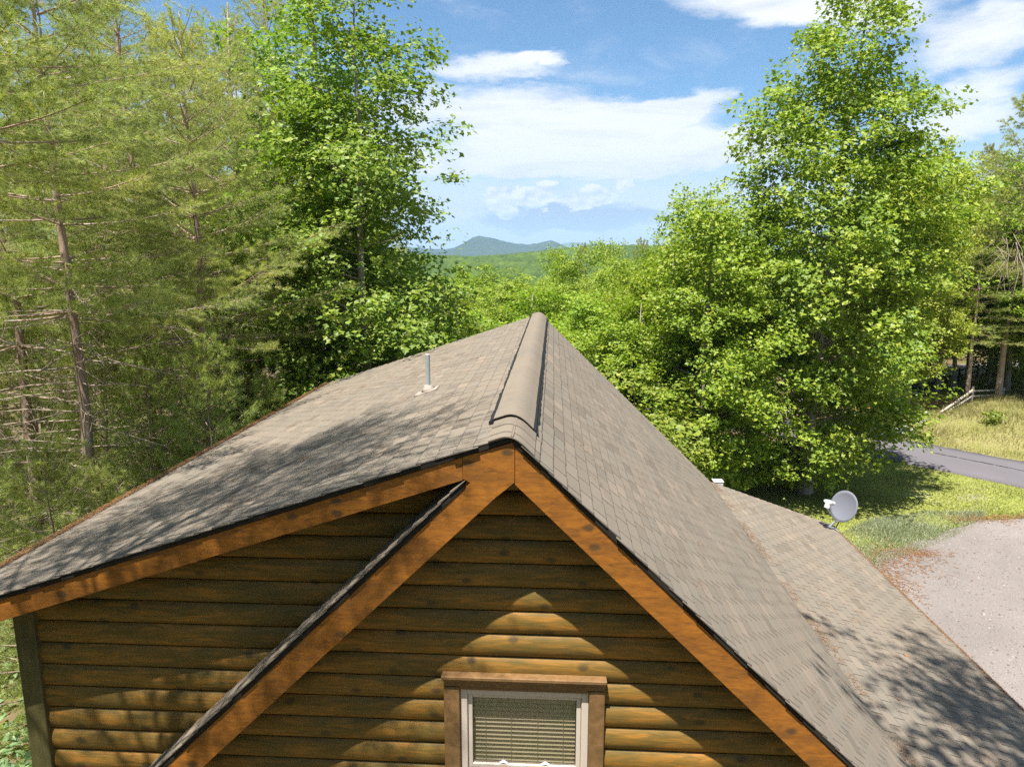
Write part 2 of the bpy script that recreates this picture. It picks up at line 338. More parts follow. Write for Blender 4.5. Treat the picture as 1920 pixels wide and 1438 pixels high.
def np_mesh(name, V, F, mat, smooth=False):
    """F: list of int arrays (n,k), any face sizes"""
    me = bpy.data.meshes.new(name); V = np.ascontiguousarray(V, np.float32)
    me.vertices.add(len(V)); me.vertices.foreach_set('co', V.ravel())
    if isinstance(F, np.ndarray): F = [F]
    F = [np.asarray(f, np.int32) for f in F if len(f)]
    nl = sum(f.size for f in F); npoly = sum(len(f) for f in F)
    me.loops.add(nl); me.polygons.add(npoly)
    me.loops.foreach_set('vertex_index', np.concatenate([f.ravel() for f in F]))
    starts = []; o = 0
    for f in F:
        starts.append(o + np.arange(len(f)) * f.shape[1]); o += f.size
    me.polygons.foreach_set('loop_start', np.concatenate(starts).astype(np.int32))
    me.polygons.foreach_set('use_smooth', np.full(npoly, smooth, bool))
    me.update(calc_edges=True); me.validate()
    if mat: me.materials.append(mat)
    return me

class MB:
    """collects simple solids into one mesh"""
    def __init__(self): self.v = []; self.f = []
    def add(self, vs, fs):
        b = len(self.v); self.v += [tuple(q) for q in vs]; self.f += [tuple(i + b for i in q) for q in fs]; return self
    def box(self, x0, x1, y0, y1, z0, z1):
        return self.add([(x0, y0, z0), (x1, y0, z0), (x1, y1, z0), (x0, y1, z0), (x0, y0, z1), (x1, y0, z1), (x1, y1, z1), (x0, y1, z1)],
                        [(0, 3, 2, 1), (4, 5, 6, 7), (0, 1, 5, 4), (1, 2, 6, 5), (2, 3, 7, 6), (3, 0, 4, 7)])
    def prism(self, poly_xz, y0, y1):
        """outline in x,z (counter-clockwise seen from -y) extruded along y"""
        n = len(poly_xz)
        self.add([(x, y0, z) for x, z in poly_xz] + [(x, y1, z) for x, z in poly_xz],
                 [tuple(range(n)), tuple(range(2 * n - 1, n - 1, -1))] + [((i + 1) % n, i, n + i, n + (i + 1) % n) for i in range(n)])
        return self
    def tube(self, pts, rad, n=6, cap=True):
        pts = [Vector(q) for q in pts]
        if not hasattr(rad, '__len__'): rad = [rad] * len(pts)
        vs = []; fs = []
        for i, q in enumerate(pts):
            d = (pts[min(i + 1, len(pts) - 1)] - pts[max(i - 1, 0)]).normalized()
            a = d.cross(Vector((0, 0, 1)) if abs(d.z) < 0.95 else Vector((1, 0, 0))).normalized(); b = d.cross(a)
            for j in range(n):
                t = 2 * math.pi * j / n; vs.append(q + (a * math.cos(t) + b * math.sin(t)) * rad[i])
        for i in range(len(pts) - 1):
            for j in range(n):
                fs.append((i * n + j, i * n + (j + 1) % n, (i + 1) * n + (j + 1) % n, (i + 1) * n + j))
        if cap: fs.append(tuple(range(n - 1, -1, -1))); fs.append(tuple(range((len(pts) - 1) * n, len(pts) * n)))
        return self.add(vs, fs)
    def mesh(self, name, mat, smooth=False, bevel=0.0):
        me = bpy.data.meshes.new(name); me.from_pydata(self.v, [], self.f)
        bm = bmesh.new(); bm.from_mesh(me); bmesh.ops.recalc_face_normals(bm, faces=bm.faces)
        if bevel > 0: bmesh.ops.bevel(bm, geom=bm.edges[:], offset=bevel, segments=1, affect='EDGES')
        bm.to_mesh(me); bm.free()
        if smooth:
            for q in me.polygons: q.use_smooth = True
        me.materials.append(mat); return me
    def build(self, name, mat, parent=None, smooth=False, bevel=0.0): return mesh_obj(name, self.mesh(name, mat, smooth, bevel), parent)

def ss(a, b, x):
    t = np.clip((np.asarray(x, float) - a) / (b - a), 0, 1); return t * t * (3 - 2 * t)
def gz(x, y):
    """height of the ground"""
    x = np.asarray(x, float); y = np.asarray(y, float)
    s = (x - 16.3) * 0.73 + (y - 23.8) * 0.685; t = (x - 16.3) * 0.685 - (y - 23.8) * 0.73
    z = 1.0 * ss(2.2, 6.5, s) * ss(-9, 4, t)
    z = z - 0.06 * np.clip(-6 - x, 0, 60)
    wc = 1 - ss(6, 15, x - (y - 25) * 0.35)
    z = z - wc * (9 * ss(22, 75, y) + 25 * ss(70, 500, y)) - 30 * ss(120, 800, np.hypot(x, y))
    return z
def gzf(x, y): return float(gz(x, y))

# ------------------------------------------------------------------ ground and roads
def growing(lo, hi, step, far, n):
    g = [step * 1.22 ** i for i in range(1, n)]; c = np.cumsum(g); c = c[c < far]
    return np.concatenate([lo - c[::-1], np.arange(lo, hi + 1e-6, step), hi + c])
gx = growing(-26, 46, 0.75, 26000, 46); gy = growing(-14, 60, 0.75, 26000, 46)
GX, GY = np.meshgrid(gx, gy); GZ = gz(GX, GY)
V = np.stack([GX.ravel(), GY.ravel(), GZ.ravel()], 1)
ii = (np.arange(len(gy) - 1)[:, None] * len(gx) + np.arange(len(gx) - 1)[None]).ravel()
F = np.stack([ii, ii + 1, ii + 1 + len(gx), ii + len(gx)], 1)
ground = mesh_obj('ground', np_mesh('ground', V, F, M['floor'], True)); tag(ground, kind='structure')

def in_poly(P, poly):
    x, y = P[:, 0], P[:, 1]; r = np.zeros(len(P), bool); n = len(poly)
    for i in range(n):
        x1, y1 = poly[i]; x2, y2 = poly[(i + 1) % n]
        c = ((y1 > y) != (y2 > y)) & (x < (x2 - x1) * (y - y1) / (y2 - y1 + 1e-12) + x1); r ^= c
    return r
def rough_outline(poly, amp, step, rng):
    out = []
    for i in range(len(poly)):
        a = np.array(poly[i]); b = np.array(poly[(i + 1) % len(poly)]); L = np.linalg.norm(b - a); n = max(1, int(L / step))
        nn = np.array([-(b - a)[1], (b - a)[0]]) / max(L, 1e-6)
        for j in range(n): out.append(tuple(a + (b - a) * j / n + (nn * rng.normal(0, amp) if j else 0)))
    return out
def sheet(name, poly, step, off, mat, rough=0.0):
    rng = np.random.default_rng(len(name) * 7 + len(poly))
    if rough: poly = rough_outline(poly, rough, 0.5, rng)
    P = np.array(poly); x0, y0 = P.min(0); x1, y1 = P.max(0)
    g = np.stack(np.meshgrid(np.arange(x0, x1, step), np.arange(y0, y1, step)), -1).reshape(-1, 2) + rng.uniform(-0.1, 0.1, 2) * step
    g = g[in_poly(g, poly)]
    pts = [Vector(q) for q in poly] + [Vector(q) for q in g]
    vs, es, fs, *_ = delaunay_2d_cdt(pts, [], [list(range(len(poly)))], 1, 1e-4)
    A = np.array([(q.x, q.y) for q in vs]); z = gz(A[:, 0], A[:, 1]) + off
    me = bpy.data.meshes.new(name); me.from_pydata([(a, b, c) for (a, b), c in zip(A, z)], [], [tuple(f) for f in fs])
    me.materials.append(mat)
    for q in me.polygons: q.use_smooth = True
    bm = bmesh.new(); bm.from_mesh(me); bmesh.ops.recalc_face_normals(bm, faces=bm.faces)
    if sum(f.normal.z for f in bm.faces) < 0: bmesh.ops.reverse_faces(bm, faces=bm.faces)
    bm.to_mesh(me); bm.free()
    return tag(mesh_obj(name, me), kind='structure')

def catmull(pts, n):
    P = np.array([pts[0]] + list(pts) + [pts[-1]], float); out = []
    for i in range(1, len(P) - 2):
        for t in np.linspace(0, 1, n, endpoint=False):
            a, b, c, d = P[i - 1], P[i], P[i + 1], P[i + 2]
            out.append(0.5 * (2 * b + (c - a) * t + (2 * a - 5 * b + 4 * c - d) * t * t + (3 * b - a - 3 * c + d) * t ** 3))
    out.append(P[-2]); return np.array(out)
def ribbon(name, center, width, off, mat, th=0.06):
    C_ = catmull(center, 10); D = np.gradient(C_, axis=0); D /= np.linalg.norm(D, axis=1)[:, None]; N = np.stack([-D[:, 1], D[:, 0]], 1)
    us = np.linspace(-1, 1, 7); V = []
    rng = np.random.default_rng(3)
    for u in us:
        q = C_ + N * (u * width / 2) + (N * rng.normal(0, 0.04, (len(C_), 1)) if abs(u) == 1 else 0)
        V.append(np.stack([q[:, 0], q[:, 1], gz(q[:, 0], q[:, 1]) + off + 0.03 * (1 - u * u)], 1))
    n = len(C_); skirt0 = V[0] - [0, 0, th + 0.1]; skirt1 = V[-1] - [0, 0, th + 0.1]
    V = np.concatenate([skirt0] + V + [skirt1]); F = []
    for k in range(len(us) + 1):
        i = np.arange(n - 1); F.append(np.stack([k * n + i, (k + 1) * n + i, (k + 1) * n + i + 1, k * n + i + 1], 1)[:, ::-1])
    return tag(mesh_obj(name, np_mesh(name, V, np.concatenate(F), mat, True)), kind='structure')

lawn_poly = [(4.5, 10.5), (7.6, 11.0), (9.4, 13.6), (12.0, 15.4), (13.6, 16.9), (17.0, 17.0), (24, 13.2), (22.6, 14.9), (17.1, 20.2), (15.0, 22.7), (13.3, 25.0), (11.5, 26.5), (8.0, 24.5), (6.0, 20.0), (4.6, 15.5)]
sheet('lawn', lawn_poly, 0.8, 0.045, M['lawn'], 0.12)
bank_poly = [(15.6, 27.2), (17.7, 25.2), (19.3, 23.8), (24.0, 19.2), (34, 9.5), (44, 10), (42, 26), (30.0, 35.6), (25.5, 35.8), (22.6, 34.0), (19.6, 32.0), (16.6, 32.5)]
sheet('grass_bank', bank_poly, 0.8, 0.05, M['bank'], 0.15)
verge_poly = [(15, 35.8), (19.6, 35.2), (22.6, 34.6), (25.5, 36.4), (30.0, 36.2), (44, 27), (52, 40), (40, 46.2), (30.5, 44.2), (24, 41.0), (18, 38.6)]
sheet('shaded_verge', verge_poly, 0.9, 0.05, M['verge'], 0.2)
sheet('clay_patch', [(16.4, 32.7), (19.5, 32.3), (22.3, 34.0), (22.0, 34.5), (19.5, 35.1), (15.5, 35.5)], 0.7, 0.075, M['clay'], 0.2)
drive_poly = [(7.0, -12), (7.0, 10.6), (8.6, 12.9), (9.5, 14.25), (10.4, 14.65), (11.9, 15.75), (13.6, 16.9), (15.4, 17.2), (18, 16.4), (24, 12.2), (36, 1), (36, -12)]
sheet('driveway', drive_poly, 1.0, 0.085, M['gravel'], 0.10)
ribbon('road', [(44, -5), (34, 5), (24.5, 14.9), (18.1, 21.9), (15.05, 25.2), (12.4, 29), (10.6, 34), (9, 39)], 3.7, 0.11, M['road'])
ribbon('far_road', [(8, 38.5), (16, 40.2), (22, 43.2), (27.5, 46.4), (40, 50.5), (60, 54)], 4.6, 0.10, M['road2'])
# long tar-sealed crack along the road
cr = catmull([(16.1, 24.6), (17.6, 22.9), (19.3, 20.9), (21.4, 18.4)], 10)
mb = MB(); rng = np.random.default_rng(5)
for i in range(len(cr) - 1):
    a, b = cr[i] + rng.normal(0, 0.03, 2), cr[i + 1] + rng.normal(0, 0.03, 2); z = gzf(*a) + 0.141
    d = (b - a) / np.linalg.norm(b - a); nn = np.array([-d[1], d[0]]) * (0.03 + 0.03 * rng.random())
    mb.add([(*(a - nn), z), (*(cr[i + 1] - nn), z), (*(cr[i + 1] + nn), z), (*(a + nn), z)], [(0, 1, 2, 3)])
seal = mb.build('road_crack', M['felt']); tag(seal, kind='structure')

# ------------------------------------------------------------------ far hills
def crown_bumps(X, Y, cell, rad, rng):
    big = 512; J = rng.random((big, big, 3)); out = np.zeros_like(X)
    cx = np.floor(X / cell).astype(int); cy = np.floor(Y / cell).astype(int)
    for dx in (-1, 0, 1):
        for dy in (-1, 0, 1):
            j = J[(cx + dx) % big, (cy + dy) % big]
            px = (cx + dx + j[..., 0]) * cell; py = (cy + dy + j[..., 1]) * cell; r = rad * (0.65 + 0.6 * j[..., 2])
            out = np.maximum(out, r * 1.3 * np.sqrt(np.maximum(0, 1 - ((X - px) ** 2 + (Y - py) ** 2) / r ** 2)))
    return out
def terrain(name, xs, ys, fn, mat):
    X, Y = np.meshgrid(xs, ys); Z = fn(X, Y); V = np.stack([X.ravel(), Y.ravel(), Z.ravel()], 1); n = len(xs)
    ii = (np.arange(len(ys) - 1)[:, None] * n + np.arange(n - 1)[None]).ravel()
    return tag(mesh_obj(name, np_mesh(name, V, np.stack([ii, ii + 1, ii + 1 + n, ii + n], 1), mat, False)), kind='structure')
rng = np.random.default_rng(11)
def hill_fn(X, Y):
    ridge = 12.0 + 5.0 * np.sin(X / 190 + 0.6) + 3 * np.sin(X / 77)
    base = -58 + (ridge + 58) * np.exp(-((Y - 1150) / 430) ** 2) * (0.55 + 0.45 * np.exp(-(X / 900) ** 2))
    base += 5 * np.sin(X / 60 + Y / 90) * np.exp(-((Y - 900) / 400) ** 2)
    return base + crown_bumps(X, Y, 9.0, 6.0, rng) - 5
terrain('hill', np.arange(-520, 520, 5.5), np.arange(480, 1500, 6.5), hill_fn, M['hill'])
AZP = np.array([-1.2, -0.55, -0.30, -0.20, -0.155, -0.136, -0.122, -0.112, -0.104, -0.094, -0.080, -0.0576, -0.035, -0.018, -0.0061, 0.010, 0.031, 0.06, 0.12, 0.2, 0.5, 1.2])
ELP = np.array([0.004, 0.006, 0.010, 0.012, 0.0085, 0.012, 0.0190, 0.0252, 0.0272, 0.0264, 0.0232, 0.0175, 0.0155, 0.018, 0.0215, 0.016, 0.0075, 0.003, 0.001, 0.002, 0.004, 0.004])
def mount_fn(X, Y):
    D = 5200.0; a = X / D
    top = 8 + np.interp(a, AZP, ELP) * D
    g = np.sin(X / 140 + 2 * np.sin(Y / 310)) * 0.5 + np.sin(X / 61 + Y / 130) * 0.3 + np.sin(X / 240 - Y / 400)
    prof = np.clip(1 - np.abs(Y - D) / 1500.0, 0, 1)
    return -70 + (top + 70) * prof ** 0.9 + g * 9 * (1 - prof) + crown_bumps(X, Y, 34.0, 20.0, rng) * 0.35 - 6
terrain('mountain', np.arange(-3200, 3200, 22.0), np.concatenate([np.arange(3700, 5200, 40.0), np.arange(5200, 6700, 150.0)]), mount_fn, M['mountain'])
def far_fn(X, Y):
    prof = np.clip(1 - np.abs(Y - 13000) / 2500.0, 0, 1)
    return -100 + prof * (235 + 60 * np.sin(X / 900 + 1.0) + 40 * np.sin(X / 370) + 25 * np.sin(X / 171))
terrain('far_mountain', np.arange(-9000, 9000, 120.0), np.arange(10500, 15500, 250.0), far_fn, M['mountain'])

# ------------------------------------------------------------------ the cabin
cabin = thing('log_cabin', 'brown log-sided cabin gable with grey shingle roof seen from above its ridge', 'cabin', (0, 0, 0))
RZ = 7.016                                   # ridge height
YF, YB = -0.392, 9.86                        # front and back edges of the shingles
DS, MS, PS = 0.333, 0.975, 0.35              # slopes: shed dormer, main gable, porch
XE, XBK, ZBK, XP = -4.65, 3.71, 3.41, 6.32   # dormer eave, break, porch eave
# unit shingle: width 1 (x), length 1 (y, butt at y=1), tapered thickness in metres (z)
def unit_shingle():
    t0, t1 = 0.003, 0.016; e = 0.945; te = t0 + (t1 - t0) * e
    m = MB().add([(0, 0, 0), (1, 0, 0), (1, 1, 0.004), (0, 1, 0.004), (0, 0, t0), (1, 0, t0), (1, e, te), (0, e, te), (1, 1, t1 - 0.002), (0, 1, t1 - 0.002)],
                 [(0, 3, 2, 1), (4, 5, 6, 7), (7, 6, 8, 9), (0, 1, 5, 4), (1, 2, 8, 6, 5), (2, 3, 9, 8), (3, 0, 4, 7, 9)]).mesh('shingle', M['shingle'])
    m.materials.append(M['lip_shade'])
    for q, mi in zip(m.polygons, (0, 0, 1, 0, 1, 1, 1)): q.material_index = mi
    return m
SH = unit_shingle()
SHV = np.array([v.co for v in SH.vertices]); SHQ = [list(q.vertices) for q in SH.polygons]
camP = np.array(cam.location)
Fv = np.array([-math.sin(YAW) * math.cos(PITCH), math.cos(YAW) * math.cos(PITCH), -math.sin(PITCH)]); Rv = np.array([math.cos(YAW), math.sin(YAW), 0.0]); Uv = np.cross(Rv, Fv)
def in_view(P):
    d = P - camP; z = d @ Fv; return z > 0.3 and abs(d @ Rv / z) < 0.74 and abs(d @ Uv / z) < 0.56
pieces = []                                  # (size in view, roof index, 4x4)
def lay(roof_i, O, u, v, n, Lu, Lv, expo, rng, tab=0.305, ragged=0.012):
    rows = int(math.ceil(Lv / expo)); u, v, n, O = (np.array(q, float) for q in (u, v, n, O))
    for r in range(rows):
        off = -((r * 0.127 + rng.uniform(-0.008, 0.008)) % tab); a = off
        v0 = r * expo - 0.035; v1 = min((r + 1) * expo, Lv + 0.02)
        while a < Lu:
            b = a + tab
            aa, bb = max(a, rng.uniform(-ragged, ragged) if a <= 0 else a), min(b, Lu)
            if bb - aa > 0.02:
                gap = 0.0065; j = rng.uniform(-0.005, 0.005)
                org = O + u * (aa + gap) + v * max(v0, -0.005) + n * rng.uniform(0.0, 0.0015)
                m = np.eye(4); m[:3, 0] = u * (bb - aa - 2 * gap); m[:3, 1] = v * (v1 + j - max(v0, -0.005)); m[:3, 2] = n; m[:3, 3] = org
                c = org + u * (bb - aa) / 2 + v * (v1 - v0) / 2; dd = c - camP; dist = np.linalg.norm(dd)
                area = (bb - aa) * expo * max(0.0, -(dd / dist) @ n) / dist ** 2 if in_view(c) else 0.0
                pieces.append((area, roof_i, m))
            a = b
rng = np.random.default_rng(2)
def unit(q): q = np.array(q, float); return q / np.linalg.norm(q)
nD, vD = unit((-DS, 0, 1)), unit((-1, 0, -DS)); nM, vM = unit((MS, 0, 1)), unit((1, 0, -MS)); nL, vL = unit((-MS, 0, 1)), unit((-1, 0, -MS)); nP, vP = unit((PS, 0, 1)), unit((1, 0, -PS))
lay(0, np.array((0, YF, RZ)) - nD * 0.010, (0, 1, 0), vD, nD, YB - YF, 4.65 * math.hypot(1, DS), 0.140, rng)
lay(1, np.array((0, YF, RZ)) - nM * 0.010, (0, 1, 0), vM, nM, YB - YF, 3.73 * math.hypot(1, MS), 0.130, rng)
lay(1, np.array((-0.335, YF, RZ - 0.335 * MS)) - nL * 0.010, (0, 1, 0), vL, nL, 0.37, 3.9 * math.hypot(1, MS), 0.130, rng)
lay(2, np.array((XBK - 0.02, YF, ZBK + 0.015)) - nP * 0.010, (0, 1, 0), vP, nP, YB - YF + 0.02, (XP - XBK) * math.hypot(1, PS), 0.140, rng)

mb = MB(); mb.prism([(0.0, RZ - 0.016), (XE + 0.02, RZ - 0.016 + DS * (XE + 0.02)), (XE + 0.02, RZ - 0.045 + DS * (XE + 0.02)), (0.0, RZ - 0.045)], YF + 0.02, YB - 0.02)
roof0 = mb.build('dormer_roof', M['deck'], cabin)
mb = MB(); mb.prism([(0.003, RZ - 0.019), (0.003, RZ - 0.06), (XBK, ZBK - 0.06), (XBK, ZBK - 0.019)], YF + 0.02, YB - 0.02)
mb.prism([(-0.33, RZ - 0.33 * MS - 0.019), (-4.1, RZ - 4.1 * MS - 0.019), (-4.1, RZ - 4.1 * MS - 0.06), (-0.33, RZ - 0.33 * MS - 0.06)], YF + 0.023, -0.002)
roof1 = mb.build('main_roof', M['deck'], cabin)
mb = MB(); mb.prism([(XBK + 0.003, ZBK - 0.019), (XBK + 0.003, ZBK - 0.08), (XP - 0.02, ZBK - PS * (XP - 0.02 - XBK) - 0.08), (XP - 0.02, ZBK - PS * (XP - 0.02 - XBK) - 0.019)], YF + 0.02, YB - 0.01)
roof2 = mb.build('porch_roof', M['deck'], cabin)
roofs = (roof0, roof1, roof2)
order = sorted(range(len(pieces)), key=lambda i: -pieces[i][0])
single = set(order[:300])
for i in order[:300]:
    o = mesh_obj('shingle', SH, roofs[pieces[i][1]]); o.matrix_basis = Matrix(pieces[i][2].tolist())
for ri in range(3):
    ms = np.array([p[2] for i, p in enumerate(pieces) if p[1] == ri and i not in single])
    if len(ms) == 0: continue
    V = np.einsum('nij,vj->nvi', ms[:, :3, :3], SHV) + ms[:, None, :3, 3]
    nv = len(SHV); base = (np.arange(len(ms)) * nv)[:, None]
    F = [np.array(q)[None] + base for q in SHQ]
    me = np_mesh('shingle_courses', V.reshape(-1, 3), F, M['shingle']); me.materials.append(M['lip_shade'])
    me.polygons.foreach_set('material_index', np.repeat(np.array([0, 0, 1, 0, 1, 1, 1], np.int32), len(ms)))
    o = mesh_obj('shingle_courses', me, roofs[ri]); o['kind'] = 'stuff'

# ridge vent with its cap shingles, and flat cap shingles in front of it
def ridge_z(x, k=0.075):
    xs = x + np.linspace(-k, k, 9); return RZ + np.mean(np.where(xs < 0, DS * xs, -MS * xs))
def cap_strip(x0, x1, h, y0, y1, th=0.012, tilt=0.0, n=12):
    xs = np.linspace(x0, x1, n); m = MB(); vs = []
    for y, hh in ((y0, h), (y1, h + tilt)):
        for dz in (0.0, th): vs += [(x, y, ridge_z(x) + hh + dz) for x in xs]
    f = []
    for i in range(n - 1):
        f += [(n + i, n + i + 1, 3 * n + i + 1, 3 * n + i), (i, 2 * n + i, 2 * n + i + 1, i + 1), (i, i + 1, n + i + 1, n + i), (2 * n + i, 3 * n + i, 3 * n + i + 1, 2 * n + i + 1)]
    f += [(0, n, 3 * n, 2 * n), (n - 1, 3 * n - 1, 4 * n - 1, 2 * n - 1)]
    return m.add(vs, f)
rv = cap_strip(-0.186, 0.148, 0.008, 0.170, YB, 0.031).build('ridge_vent', M['felt'], cabin)
capm = cap_strip(-0.168, 0.130, 0.0, 0.0, 0.2862, 0.006, 0.0, 24).mesh('cap_shingle', M['cap'])
y = 0.162; i = 0
while y < YB - 0.2:
    o = mesh_obj('cap_shingle', capm, rv); o.location = (random.uniform(-0.003, 0.003), y, 0.040 + random.uniform(0, 0.0004)); y += 0.2872
for k, (a, b) in enumerate(((YF, -0.255), (-0.262, -0.045), (-0.055, 0.19))):
    o = cap_strip(-0.165, 0.150, 0.008 + 0.004 * k, a, b, 0.008, -0.003, 24).build('cap_shingle', M['shingle'], rv)
# dark butyl edge strips that show along both sides of the vent
rr = np.random.default_rng(9)
for sx, wd in ((-0.191, 0.016), (0.154, 0.013)):
    ys = np.linspace(0.17, YB, 90); mbx = MB(); z = [ridge_z(sx) + 0.014] * len(ys)
    mbx.tube([(sx + rr.normal(0, 0.003), yy, zz) for yy, zz in zip(ys, z)], [wd * (0.8 + 0.4 * rr.random()) for _ in ys], 5); mbx.build('vent_edge', M['felt'], rv)

# fascia (rake) boards
def rake(name, x0, x1, s, top, bot, y0, y1, plumb=None):
    z = lambda x: RZ - s * abs(x)
    return MB().prism([(x0, z(x0) - top), (x0, z(x0) - bot), (x1, z(x1) - bot), (x1, z(x1) - top)], y0, y1).build(name, M['board'], cabin, bevel=0.003)
rake('rake_board', 0.018, 3.70, MS, 0.064, 0.336, -0.362, -0.325)
rake('rake_board', -0.102, -4.05, MS, 0.064, 0.336, -0.362, -0.325)
rake('rake_board', -0.34, XE + 0.03, DS, 0.050, 0.215, -0.359, -0.323)
MB().prism([(0.014, RZ - 0.052), (-0.3385, RZ - 0.3385 * DS - 0.050), (-0.3385, RZ - 0.3385 * DS - 0.205), (-0.101, RZ - 0.101 * MS - 0.3355), (0.014, RZ - 0.335)], -0.3615, -0.3255).build('rake_board', M['board'], cabin)
MB().prism([(XBK, ZBK - 0.085), (XBK, ZBK - 0.25), (XP - 0.05, ZBK - PS * (XP - 0.05 - XBK) - 0.25), (XP - 0.05, ZBK - PS * (XP - 0.05 - XBK) - 0.085)], -0.358, -0.322).build('rake_board', M['board'], cabin, bevel=0.003)
# far rake boards and eave boards
for (x0, x1, s) in ((0.018, 3.70, MS), (0.014, XE + 0.03, DS)):
    MB().prism([(x0, RZ - s * abs(x0) - 0.09), (x0, RZ - s * abs(x0) - 0.30), (x1, RZ - s * abs(x1) - 0.30), (x1, RZ - s * abs(x1) - 0.09)], YB - 0.06, YB - 0.03).build('rake_board', M['board'], cabin)
ze = RZ + DS * XE
MB().box(XE + 0.025, XE + 0.06, -0.32, YB - 0.07, ze - 0.25, ze - 0.075).build('eave_board', M['board'], cabin)
MB().box(XP - 0.05, XP - 0.015, -0.32, YB - 0.07, ZBK - PS * (XP - XBK) - 0.24, ZBK - PS * (XP - XBK) - 0.085).build('eave_board', M['board'], cabin)

# walls: a core, with every log of the siding on it
core = MB()
core.prism([(-3.86, 0.0), (3.45, 0.0), (3.45, 3.45), (0.0, RZ - 0.12), (-3.86, RZ - DS * 3.86 - 0.12)], 0.42, 9.45)
wall = core.build('wall', M['dark_inside'], cabin)
def log_profile(n=17):
    out = []
    for i in range(n):
        tm = R_(66); t = tm * (2 * i / (n - 1) - 1); out.append((-0.033 * (math.cos(t) - math.cos(tm)) / (1 - math.cos(tm)), 0.5 + 0.5 * math.sin(t) / math.sin(tm)))
    return out
LP = log_profile()
def log_front(z0, z1, xl, xr):
    vs = []; n = len(LP); h = z1 - z0 - 0.009
    for side in (xl, xr):
        for (yy, fz) in LP: z = z0 + h * fz; vs.append((side(z), yy, z))
        for fz in (1.0, 0.0): z = z0 + h * fz; vs.append((side(z), 0.045, z))
    m = n + 2
    f = [tuple(range(m)), tuple(range(2 * m - 1, m - 1, -1))] + [(i, m + i, m + (i + 1) % m, (i + 1) % m) for i in range(m)]
    return MB().add(vs, f)
PITCH_L = 0.190
WX0, WX1, WZ0, WZ1 = -0.47, 0.61, 3.40, 4.94
def lx(z): return max(-3.80, -(RZ - 0.10 - z) / DS) if z < RZ - 0.1 else -0.01
def rx(z): return min(3.44, max(0.01, (RZ - 0.10 - z) / MS))
z = 4.41 - PITCH_L * 22
while z < 6.78:
    z0, z1 = z, z + PITCH_L
    if z0 > 0.2:
        spans = [(lx, rx)]
        if z1 > WZ0 and z0 < WZ1:
            spans = [(lx, lambda q: WX0), (lambda q: WX1, rx)]
        for a, b in spans:
            o = log_front(z0, z1, a, b).build('log', M['log'], wall, smooth=False)
    z += PITCH_L
# side logs
sm = MB(); n = len(LP)
vs = []
for yy in (0.12, 9.40):
    for (b, fz) in LP: vs.append((b, yy, (PITCH_L - 0.004) * fz))
    for fz in (1.0, 0.0): vs.append((0.045, yy, (PITCH_L - 0.004) * fz))
m_ = n + 2
sm.add(vs, [tuple(range(m_)), tuple(range(2 * m_ - 1, m_ - 1, -1))] + [(i, m_ + i, m_ + (i + 1) % m_, (i + 1) % m_) for i in range(m_)])
side_me = sm.mesh('log', M['log'])
for k in range(28):
    zz = 4.41 - PITCH_L * 22 + k * PITCH_L
    if zz < 0.2: continue
    if zz < 5.45: o = mesh_obj('log', side_me, wall); o.location = (-3.905, 0, zz)
    if zz < 3.2: o = mesh_obj('log', side_me, wall); o.location = (3.49, 0, zz); o.scale = (-1, 1, 1)
MB().box(-3.86, 3.46, 0.05, 9.46, -0.6, 0.215).build('foundation', M['concrete'], cabin)
MB().box(-3.962, -3.792, -0.062, 0.11, 0.0, RZ - DS * 3.9 - 0.09).build('corner_board', M['post'], cabin, bevel=0.006)
MB().box(3.40, 3.56, -0.06, 0.11, 0.0, 3.40).build('corner_board', M['post'], cabin, bevel=0.006)
for yy in (0.1, 3.2, 6.3, 9.4):
    MB().box(5.85, 6.0, yy - 0.075, yy + 0.075, 0.0, ZBK - PS * (5.95 - XBK) - 0.10).build('porch_post', M['post'], cabin, bevel=0.006)
MB().box(3.5, 6.1, 0.0, 9.5, 0.05, 0.30).build('porch_floor', M['post'], cabin)

# window: vinyl frame, sashes, glass, blind, timber trim
win = MB(); fx0, fx1, fzt, fzb = -0.425, 0.570, 4.905, 3.42
for (a, b, c, d) in ((fx0, fx0 + 0.055, fzb, fzt), (fx1 - 0.055, fx1, fzb, fzt), (fx0 + 0.055, fx1 - 0.055, fzt - 0.05, fzt), (fx0 + 0.055, fx1 - 0.055, fzb, fzb + 0.06)):
    win.box(a, b, -0.032, 0.10, c, d)
window = win.build('window', M['vinyl'], cabin, bevel=0.004)
zm = 4.205
ms = MB()
for (a, b, c, d) in ((fx0 + 0.057, fx0 + 0.092, zm, fzt - 0.052), (fx1 - 0.092, fx1 - 0.057, zm, fzt - 0.052), (fx0 + 0.092, fx1 - 0.092, fzt - 0.088, fzt - 0.052), (fx0 + 0.092, fx1 - 0.092, zm, zm + 0.035)):
    ms.box(a, b, -0.010, 0.03, c, d)
ms.build('sash', M['vinyl'], window, bevel=0.003)
ms = MB()
for (a, b, c, d) in ((fx0 + 0.057, fx0 + 0.092, fzb + 0.062, zm - 0.003), (fx1 - 0.092, fx1 - 0.057, fzb + 0.062, zm - 0.003), (fx0 + 0.092, fx1 - 0.092, zm - 0.042, zm - 0.003), (fx0 + 0.092, fx1 - 0.092, fzb + 0.062, fzb + 0.10)):
    ms.box(a, b, 0.033, 0.07, c, d)
ms.build('sash', M['vinyl'], window, bevel=0.003)
for xk in (-0.09, 0.24):
    MB().tube([(xk - 0.03, 0.0, zm + 0.037), (xk, 0.0, zm + 0.052), (xk + 0.03, 0.0, zm + 0.037)], [0.010, 0.014, 0.010], 6).build('sash_lock', M['white'], window)
MB().box(fx0 + 0.09, fx1 - 0.09, 0.008, 0.012, zm + 0.033, fzt - 0.086).build('glass_pane', M['glass'], window)
